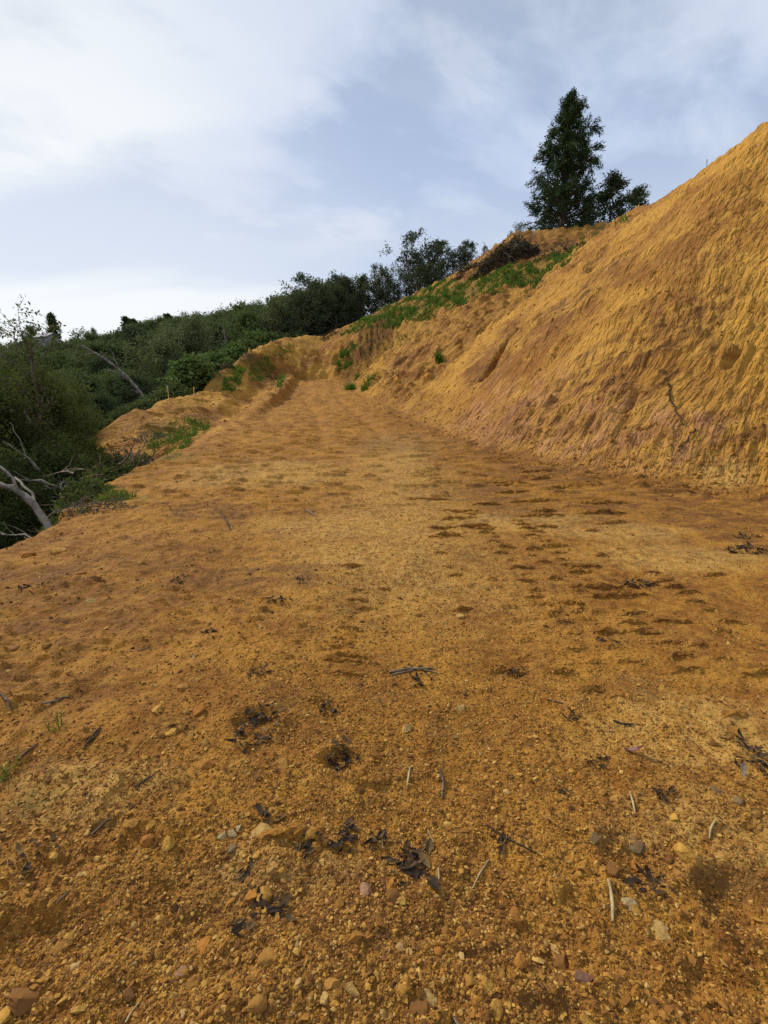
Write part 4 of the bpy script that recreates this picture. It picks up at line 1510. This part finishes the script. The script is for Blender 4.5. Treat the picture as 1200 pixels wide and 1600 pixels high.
def stick(name, pts, rpx, mat, label, cat='twig', lift=1.0):
    P = []
    for px, py in pts:
        h = hit(px, py)
        P.append((h[0], h[1], h[2]))
    k = mpp(*pts[0])
    r = max(.0011, rpx * k * .78)
    P = np.array(P)
    t = np.linspace(0, 1, len(P))
    tt = np.linspace(0, 1, 8)
    Q = np.stack([np.interp(tt, t, P[:, c]) for c in range(3)], 1)
    Q[:, 2] = np.maximum(Q[:, 2], height(Q[:, 0], Q[:, 1])) + r * .7 * lift + .002
    o0 = Q[0].copy()
    v, f = tubes([(Q - o0, r * np.array([.8, 1, 1, 1.05, 1, .95, .85, .55]))], 6)
    o = link(name, mesh_np(name, v, f), mat)
    o.location = tuple(o0)
    tag(o, label, cat)
    MARKS.append((pts[0][0], pts[0][1], label))
    return o


TWIG_D = plain('twig_dark', color=(.085, .055, .035), color2=(.03, .02, .013), scale=30)
for pts, rp, mat, lab in [
    ([(950, 1376), (956, 1405), (957, 1442)], 2.5, DRY_M, 'pale straw stalk lying upright to the view, right of the lower middle'),
    ([(641, 1199), (636, 1229)], 1.6, DRY_M, 'short thin straw in the middle of the gravel'),
    ([(686, 1202), (693, 1222), (690, 1250)], 2.0, DEADWOOD, 'bent grey brown twig right of the short thin straw'),
    ([(764, 1345), (750, 1365), (738, 1390)], 1.3, DRY_M, 'thin straw slanting below the long thin twig'),
    ([(760, 1290), (800, 1316), (842, 1336)], 1.3, TWIG_D, 'long thin dark twig right of the middle foreground'),
    ([(984, 1238), (992, 1270)], 1.5, DRY_M, 'thin straw in the clay on the right'),
    ([(1118, 1283), (1110, 1296), (1108, 1312)], 1.6, DRY_M, 'short bent pale twig on the right clay'),
    ([(346, 803), (360, 828)], 1.6, TWIG_D, 'dark twig lying on the upper left of the track'),
    ([(478, 797), (494, 807)], 1.4, LEAF_GREY, 'tiny pale twig on the middle of the upper track'),
    ([(608, 1052), (640, 1046), (682, 1047)], 2.2, DEADWOOD, 'thick grey twig of the bundle in the middle of the track'),
    ([(612, 1056), (640, 1050), (660, 1040)], 1.6, DEADWOOD, 'thin grey twig crossing under the thick one in the middle'),
    ([(630, 1043), (672, 1049), (684, 1054)], 1.3, DEADWOOD, 'short brown twig at the right end of the twig bundle'),
    ([(958, 1127), (972, 1133), (990, 1133)], 1.8, TWIG_D, 'black curled twig on the right of the gravel lane'),
    ([(65, 1101), (90, 1096), (110, 1089)], 1.6, DEADWOOD, 'grey twig on the left of the track above the grass tuft'),
    ([(0, 1086), (10, 1094), (18, 1110)], 1.8, DEADWOOD, 'bent grey twig at the left picture edge'),
    ([(28, 1188), (60, 1164)], 1.4, DEADWOOD, 'thin slanting twig at the left, below the grass tuft'),
    ([(130, 1172), (145, 1150), (158, 1137)], 1.5, TWIG_D, 'dark twig of a crossed pair right of the grass tuft'),
    ([(132, 1166), (150, 1152), (156, 1140)], 1.4, TWIG_D, 'thinner dark twig of the crossed pair right of the grass tuft'),
    ([(210, 1231), (225, 1222), (241, 1213)], 1.5, TWIG_D, 'dark slanting twig on the left foreground'),
    ([(142, 1306), (160, 1290), (176, 1280)], 1.4, DEADWOOD, 'thin twig beside the pale clay flakes on the left'),
    ([(88, 1414), (100, 1402), (110, 1391)], 1.3, DEADWOOD, 'thin twig on the lower left foreground'),
    ([(196, 1600), (206, 1582), (218, 1568)], 1.4, DRY_M, 'pale straw at the bottom edge, left'),
    ([(708, 1592), (718, 1606)], 2.0, LEAF_GREY, 'pale short twig at the bottom edge, right of the middle'),
    ([(668, 1298), (674, 1310), (678, 1318)], 1.3, DRY_M, 'tiny straw above the curled black leaves'),
    ([(1044, 1385), (1052, 1394), (1060, 1400)], 1.2, TWIG_D, 'little dark twig in the right clay'),
    ([(685, 1358), (686, 1376)], 1.8, DRY_M, 'short straw right of the curled black leaves'),
    ([(298, 1021), (304, 1031)], 1.0, DRY_M, 'tiny straw on the left half of the track'),
    ([(215, 1018), (235, 1012)], 1.2, DEADWOOD, 'small twig on the far left half of the track'),
    ([(860, 1095), (880, 1100)], 1.2, DEADWOOD, 'small twig beside a cleat print'),
]:
    stick('twig', pts, rp, mat, lab)

# ------------------------------------------------------------------ single stones, each of its own
def smat(name, c):
    return stone_mat(name, [(0, tuple(a * .85 for a in c)), (1, tuple(min(1, a * 1.1) for a in c))], gscale=45)


SM = {'ochre': smat('ochre_stone', (.34, .165, .03)), 'yellow': smat('yellow_stone', (.46, .245, .04)), 'orange': smat('orange_stone', (.38, .15, .022)),
      'brown': smat('brown_stone', (.20, .085, .02)), 'pale': smat('pale_stone', (.44, .275, .08)), 'grey': smat('grey_stone', (.17, .115, .055)),
      'pinkish': smat('pink_stone', (.36, .19, .10)), 'light grey': smat('light_grey_stone', (.38, .28, .13)), 'purple grey': smat('purple_stone', (.16, .085, .055))}
SMESH = [stone_mesh('stone', 500 + i, 3, f_, .10) for i, f_ in enumerate((.7, .8, .55, .9, .65, .45))]
STONES = [(227, 1314, 21, 'orange'), (262, 1317, 17, 'yellow'), (210, 1286, 14, 'ochre'), (236, 1291, 12, 'yellow'), (410, 1304, 24, 'pale'), (395, 1397, 17, 'orange'),
          (413, 1396, 18, 'yellow'), (569, 1390, 17, 'pinkish'), (320, 1482, 20, 'orange'), (300, 1540, 20, 'ochre'), (40, 1557, 26, 'brown'), (285, 1520, 14, 'pinkish'),
          (400, 1572, 22, 'ochre'), (520, 1535, 18, 'ochre'), (418, 1500, 30, 'ochre'), (507, 1561, 14, 'pale'), (8, 1585, 16, 'yellow'), (95, 1482, 14, 'ochre'),
          (811, 1500, 17, 'orange'), (872, 1504, 24, 'brown'), (759, 1541, 21, 'yellow'), (776, 1581, 19, 'yellow'), (654, 1578, 21, 'brown'), (670, 1565, 20, 'pale'),
          (682, 1486, 14, 'orange'), (658, 1480, 14, 'ochre'), (646, 1479, 12, 'brown'), (955, 1362, 23, 'brown'), (996, 1352, 15, 'orange'), (994, 1321, 18, 'grey'),
          (1056, 1279, 14, 'yellow'), (1076, 1336, 28, 'yellow'), (917, 1594, 16, 'yellow'), (911, 1530, 20, 'purple grey'), (984, 1412, 16, 'light grey'), (1030, 1455, 22, 'pale'),
          (620, 1403, 24, 'brown'), (609, 1382, 15, 'orange'), (245, 1110, 18, 'yellow'), (312, 1112, 20, 'orange'), (286, 1074, 15, 'ochre'), (267, 1144, 14, 'yellow'),
          (590, 1095, 14, 'ochre'), (142, 942, 17, 'pale'), (720, 1107, 16, 'pale'), (637, 1140, 18, 'pale'), (720, 963, 14, 'pale'), (440, 1196, 21, 'ochre'),
          (327, 1194, 18, 'orange'), (347, 1305, 12, 'light grey'), (372, 1294, 12, 'light grey'), (363, 1304, 13, 'light grey'), (362, 1327, 12, 'grey'), (535, 1192, 20, 'ochre'),
          (493, 1322, 17, 'ochre'), (473, 1225, 10, 'yellow'), (425, 1268, 15, 'yellow'), (385, 1358, 10, 'orange'), (100, 1085, 12, 'ochre'), (22, 1012, 14, 'brown'),
          (70, 1010, 14, 'ochre'), (895, 1205, 10, 'yellow'), (905, 1212, 12, 'orange'), (930, 1310, 14, 'grey'), (1045, 1340, 14, 'brown'), (1120, 1235, 14, 'grey'),
          (40, 870, 20, 'orange'), (90, 862, 18, 'yellow'), (88, 835, 16, 'orange'), (150, 905, 14, 'brown'), (640, 1085, 10, 'brown'), (1150, 1250, 12, 'grey')]


def where(px, py):
    k = sorted(((a - px) ** 2 + ((b - py) * 1.3) ** 2, a, b, l) for a, b, l in MARKS)
    return k


used_labels = set()
words_of = {}
for i, (px, py, s, c) in enumerate(STONES):
    h = hit(px, py)
    k = mpp(px, py)
    me = SMESH[i % len(SMESH)]
    o = bpy.data.objects.new('stone', me)
    COL.objects.link(o)
    if not me.materials:
        me.materials.append(SM[c])
    o.material_slots[0].link = 'OBJECT'
    o.material_slots[0].material = SM[c]
    rs = s * k * .5
    o.location = (h[0], h[1], h[2] - rs * .02)
    o.rotation_euler = (rnd.uniform(-.3, .3), rnd.uniform(-.3, .3), rnd.uniform(0, 6.28))
    o.scale = (rs * 1.05, rs * 1.1, rs)
    size = 'large' if s > 21 else 'small' if s < 15 else 'middling'
    side = 'left edge' if px < 130 else 'left' if px < 380 else 'middle' if px < 780 else 'right' if px < 1070 else 'right edge'
    dep = 'bottom edge' if py > 1530 else 'foreground' if py > 1330 else 'lower half' if py > 1150 else 'upper track'
    col = [q for q in STONES if q[3] == c]
    lab = f'{size} {c} stone at the {side} of the {dep}' if dep != 'bottom edge' else f'{size} {c} stone near the bottom of the picture at the {side}'
    words_of.setdefault(lab, []).append((px, py, o))
for lab, lst in words_of.items():
    lst.sort(key=lambda q: q[0])
    for i, (px, py, o) in enumerate(lst):
        l2 = lab if len(lst) == 1 else f'{["leftmost", "second", "third", "fourth", "fifth"][i]} ' + (lab if i == 0 else 'from left ' + lab)
        tag(o, l2, 'stone', 'single stones lying on the track')

# ------------------------------------------------------------------ grass on the bench, weeds and tufts
def plan(poly):
    return [h[:2] for h in (ground_base_hit(px, py) for px, py in poly) if h]


def blades(P, hgt_, wid, rng, lean=.35):
    n = len(P)
    a = rng.uniform(0, 6.28, n)
    H = hgt_ * rng.uniform(.5, 1.3, n)
    side = np.stack([np.cos(a), np.sin(a), a * 0], -1) * (wid * rng.uniform(.6, 1.3, n))[:, None] * .5
    ln = rng.normal(0, lean, (n, 2))
    mid = P + np.stack([ln[:, 0] * H * .35, ln[:, 1] * H * .35, H * .6], -1)
    tip = P + np.stack([ln[:, 0] * H, ln[:, 1] * H, H], -1)
    v = np.stack([P - side, P + side, mid + side * .6, tip, mid - side * .6], 1).reshape(-1, 3)
    b = np.arange(n)[:, None] * 5
    f = np.concatenate([np.concatenate([b, b + 1, b + 2, b + 4], 1), np.concatenate([b + 4, b + 2, b + 3, b + 3], 1)])
    tri = f[n:][:, :3]
    me = bpy.data.meshes.new('grass')
    me.from_pydata(v.tolist(), [], f[:n].tolist() + tri.tolist())
    me.update()
    set_attr(me, 'tint', np.repeat(rng.random(n), 5))
    return me


def grass_patch(poly, n, h, w, seed, thr=-.05, name='grass', sc=.8, pts=None):
    rg = np.random.default_rng(seed)
    pl = pts or plan(poly)
    xs, ys = [p[0] for p in pl], [p[1] for p in pl]
    x, y = rg.uniform(min(xs), max(xs), n * 4), rg.uniform(min(ys), max(ys), n * 4)
    ok = inpoly(x, y, pl) & (fbm(x / sc, y / sc, seed, 3) + .25 * rg.normal(size=len(x)) > thr)
    x, y = x[ok][:n], y[ok][:n]
    o = link(name, blades(np.stack([x, y, height(x, y) - .02], -1), h, w, rg), GRASS_M)
    tag(o, kind='stuff')


grass_patch([(530, 524), (575, 519), (640, 507), (700, 487), (760, 468), (820, 448), (880, 420), (905, 396), (880, 400), (820, 412), (770, 430), (715, 446), (690, 444), (640, 464), (600, 484), (560, 503)],
            21000, .22, .06, 801, -.02, sc=1.0)
grass_patch([(345, 615), (372, 610), (385, 580), (375, 566), (352, 585)], 1000, .17, .05, 802, .05)
grass_patch([(385, 600), (425, 588), (440, 560), (475, 538), (462, 534), (420, 548), (390, 575)], 1500, .17, .05, 803, .12)
grass_patch([(230, 715), (285, 705), (330, 665), (322, 655), (270, 665), (235, 690)], 2600, .20, .035, 804, -.05)
grass_patch([(525, 585), (548, 575), (560, 545), (548, 540), (528, 560)], 700, .24, .06, 805, .1)
grass_patch([(430, 612), (442, 602), (446, 590), (438, 590)], 350, .26, .06, 806, -.3)
grass_patch([(560, 560), (640, 540), (700, 525), (640, 520), (570, 535)], 500, .2, .06, 807, .25)
grass_patch([(900, 375), (945, 362), (990, 350), (960, 345), (905, 355)], 900, .25, .07, 808, .1)
grass_patch([(250, 722), (278, 718), (282, 708), (258, 708)], 500, .14, .02, 809, -.3)


def tuft(px, py, wpx, n, h, label, w=.006, name='grass_tuft', cat='grass tuft'):
    hh = hit(px, py)
    k = mpp(px, py)
    rg = np.random.default_rng(px)
    r = wpx * k * .5
    a, q = rg.uniform(0, 6.28, n), np.sqrt(rg.random(n)) * r
    P = np.stack([np.cos(a) * q, np.sin(a) * q, a * 0], -1)
    P[:, 2] = height(P[:, 0] + hh[0], P[:, 1] + hh[1]) - hh[2] - .005
    o = link(name, blades(P, h, w, rg, .6), GRASS_M)
    o.data.name = name
    o.location = hh
    tag(o, label, cat)


tuft(85, 1138, 22, 34, .06, 'small green grass tuft on the left of the track', .004)
tuft(14, 1207, 26, 40, .07, 'green grass tuft at the left picture edge', .004)
tuft(185, 776, 46, 260, .14, 'larger green grass tuft on the rim of the platform', .010)
tuft(160, 784, 26, 90, .10, 'green tuft left of the larger one on the platform rim', .010)
tuft(130, 800, 16, 40, .09, 'small green tuft at the left end of the grey dry brush', .010)
tuft(548, 609, 16, 120, .38, 'dark green weed at the right end of the road by the bank foot', .05, 'weed', 'weed')
tuft(575, 603, 22, 110, .35, 'leafy green weed just right of the dark one by the bank foot', .07, 'weed', 'weed')
tuft(560, 590, 14, 50, .3, 'small green weed above the other two by the bank foot', .06, 'weed', 'weed')
tuft(686, 566, 13, 60, .42, 'lone dark green plant growing on the middle of the cut bank', .07, 'weed', 'weed')
tuft(240, 700, 20, 60, .2, 'pale green weed low on the fill slope', .03, 'weed', 'weed')

# ------------------------------------------------------------------ brush piles, roots, stakes
BR = []
for i in range(9):
    rg_ = np.random.default_rng(900 + i)
    br = []
    a = np.zeros(3)
    d = np.array([1.0, 0, .15])
    pp = [a]
    for j in range(6):
        d = d + rg_.normal(size=3) * .28
        d /= np.linalg.norm(d)
        pp.append(pp[-1] + d / 6)
    pp = np.array(pp)
    br.append((pp, np.linspace(.022, .006, 7)))
    for j in range(5):
        q = pp[rg_.integers(1, 6)]
        dv = np.array([1, 0, 0]) + rg_.normal(size=3) * .8
        dv /= np.linalg.norm(dv)
        L_ = rg_.uniform(.2, .5)
        br.append((np.array([q, q + dv * L_ * .5 + rg_.normal(size=3) * .03, q + dv * L_]), [.010, .007, .003]))
    v, f = tubes(br, 4)
    BR.append(mesh_np('branch', v, f))
    BR[-1].materials.append(DEADWOOD if i % 3 else BARK_PALE)


def brush_pile(px, py, Y, rx, ry, rz_, n, length, label, leafn=900, leafm=None, loc=None, cat='brush pile', name='brush_pile'):
    if loc is None:
        loc = hit(px, py) if Y is None else (at(px, py, Y)[0], Y, hgt(at(px, py, Y)[0], Y))
    e = empty(name, loc)
    tag(e, label, cat)
    rg_ = np.random.default_rng(px * 7 + 1)
    for i in range(n):
        o = bpy.data.objects.new('branch', BR[rg_.integers(0, 9)])
        COL.objects.link(o)
        o.parent = e
        a, q = rg_.uniform(0, 6.28), math.sqrt(rg_.random()) * .85
        x, y = math.cos(a) * q * rx, math.sin(a) * q * ry
        zz = hgt(loc[0] + x, loc[1] + y) - loc[2]
        o.location = (x, y, zz + rz_ * (1 - q * q) * rg_.random())
        o.rotation_euler = (rg_.uniform(-.4, .4), rg_.uniform(-.55, .25), rg_.uniform(0, 6.28))
        s = length * rg_.uniform(.5, 1.2)
        o.scale = (s, s * 1.1, s)
    if leafn:
        a, q = rg_.uniform(0, 6.28, leafn), np.sqrt(rg_.random(leafn))
        x, y = np.cos(a) * q * rx * .95, np.sin(a) * q * ry * .95
        z = height(loc[0] + x, loc[1] + y) - loc[2] + rz_ * (1 - q * q) * rg_.random(leafn) * 1.05
        L_ = .16 * length * rg_.uniform(.5, 1.3, leafn)
        me = leaves_mesh('foliage', np.stack([x, y, z], -1), rg_.normal(size=(leafn, 3)), L_, L_ * .5, rg_)
        link('foliage', me, leafm or LEAF_BROWN, e)
    return e


LEAF_BROWN = leaf_mat('withered_leaf', (.045, .034, .020), (.10, .075, .040), trans=.1)
brush_pile(787, 424, 35.2, 2.4, .9, 1.0, 55, 1.3, 'big heap of cut branches and withered leaves on the bench below the mound', 2600)
brush_pile(808, 405, 35.6, .8, .6, 1.3, 14, 1.1, 'upright leafy branches at the top of the cut brush heap', 900, LEAF_DARK)
brush_pile(727, 436, 37.2, 1.0, .5, .4, 18, .9, 'smaller low heap of cut branches left of the big heap', 700)
brush_pile(880, 393, 33.5, 2.0, .7, .4, 22, 1.0, 'thin scatter of grey twigs at the right foot of the mound', 350)
brush_pile(512, 526, 38.6, .7, .4, .25, 10, .7, 'small heap of dark twigs at the top corner of the bare slope', 250)
brush_pile(188, 700, 15.6, 1.0, .7, .4, 24, .8, 'tangle of dead branches at the foot of the fill slope', 1300)
brush_pile(140, 705, 13.0, 1.6, 1.3, 1.3, 40, 1.2, 'dark heap of branches in the ravine left of the fill slope', 1800, LEAF_NEAR)
brush_pile(110, 760, 9.4, 1.2, 1.4, 1.2, 40, 1.1, 'dark tangle of branches in the ravine below the platform rim', 2200, LEAF_NEAR)
brush_pile(60, 800, 7.3, 1.0, 1.0, .8, 30, .9, 'dark tangle of twigs under the bent pale trunk', 1500, LEAF_NEAR)
brush_pile(225, 668, 18.6, .9, .35, .15, 10, .6, 'dark twigs lying halfway up the fill slope', 160)
brush_pile(440, 500, 39.5, .1, .1, .1, 1, .4, 'single twig at the rim of the bare slope', 0) if False else None
g_ = hit(150, 796)
brush_pile(150, 796, None, .62, .30, .07, 30, .34, 'grey dry brush spread flat on the rim of the platform', 160, LEAF_BROWN, (g_[0], g_[1], g_[2]), 'dry brush', 'dry_brush')
brush_pile(400, 540, 37.0, .9, .5, .3, 14, .8, 'dark twigs along the upper edge of the fill slope', 400)
brush_pile(345, 590, 31.0, .9, .5, .4, 16, .9, 'dead branches below the light green shrub', 500)


def bank_line(name, pts, r, mat, label, cat):
    P = np.array([hit(*p) for p in pts])
    tt = np.linspace(0, 1, 12)
    t = np.linspace(0, 1, len(P))
    Q = np.stack([np.interp(tt, t, P[:, c]) for c in range(3)], 1)
    Q[:, 2] = height(Q[:, 0], Q[:, 1]) + .03
    Q[:, :2] += np.random.default_rng(4).normal(size=(12, 2)) * .02
    o0 = Q[0].copy()
    v, f = tubes([(Q - o0, np.linspace(r, r * .35, 12))], 6)
    o = link(name, mesh_np(name, v, f), mat)
    o.location = tuple(o0)
    tag(o, label, cat)


bank_line('root', [(1045, 602), (1048, 625), (1060, 645), (1067, 668)], .02, TWIG_D, 'dark root hanging down the right part of the cut bank', 'root')
bank_line('root', [(1086, 672), (1076, 690), (1062, 706)], .014, TWIG_D, 'thin dark root low on the cut bank, under the longer root', 'root')
bank_line('root', [(960, 590), (945, 610)], .014, TWIG_D, 'short thin root on the middle of the cut bank', 'root')


def stake(px, row, ptop, Y, r, mat, label, name='stake', cat='stake', bend=0.0):
    a = at(px, row, Y)
    z0 = hgt(a[0], Y)
    top = at(px + bend, ptop, Y)
    H = top[2] - z0
    v, f = tubes([(np.array([[0, 0, -.15], [0, 0, H * .5], [top[0] - a[0], 0, H * .85], [top[0] - a[0], 0, H]]), [r, r, r * 1.5, r * .8])], 6)
    o = link(name, mesh_np(name, v, f), mat)
    o.location = (a[0], Y, z0)
    tag(o, label, cat)


YEL = plain('yellow_stalk', color=(.62, .50, .16), color2=(.42, .30, .09), scale=8)
stake(264, 626, 602, 24.2, .022, YEL, 'yellow dry flower stalk standing on the rim of the fill slope', 'dry_stalk', 'dry stalk', -3)
stake(303, 616, 604, 26.6, .025, YEL, 'short yellow stalk on the fill slope rim, right of the taller one', 'dry_stalk', 'dry stalk', 0)
stake(1104, 262, 248, 17.0, .008, DEADWOOD, 'tiny bare stalk standing on the crest of the cut bank', 'dry_stalk', 'dry stalk', 1)
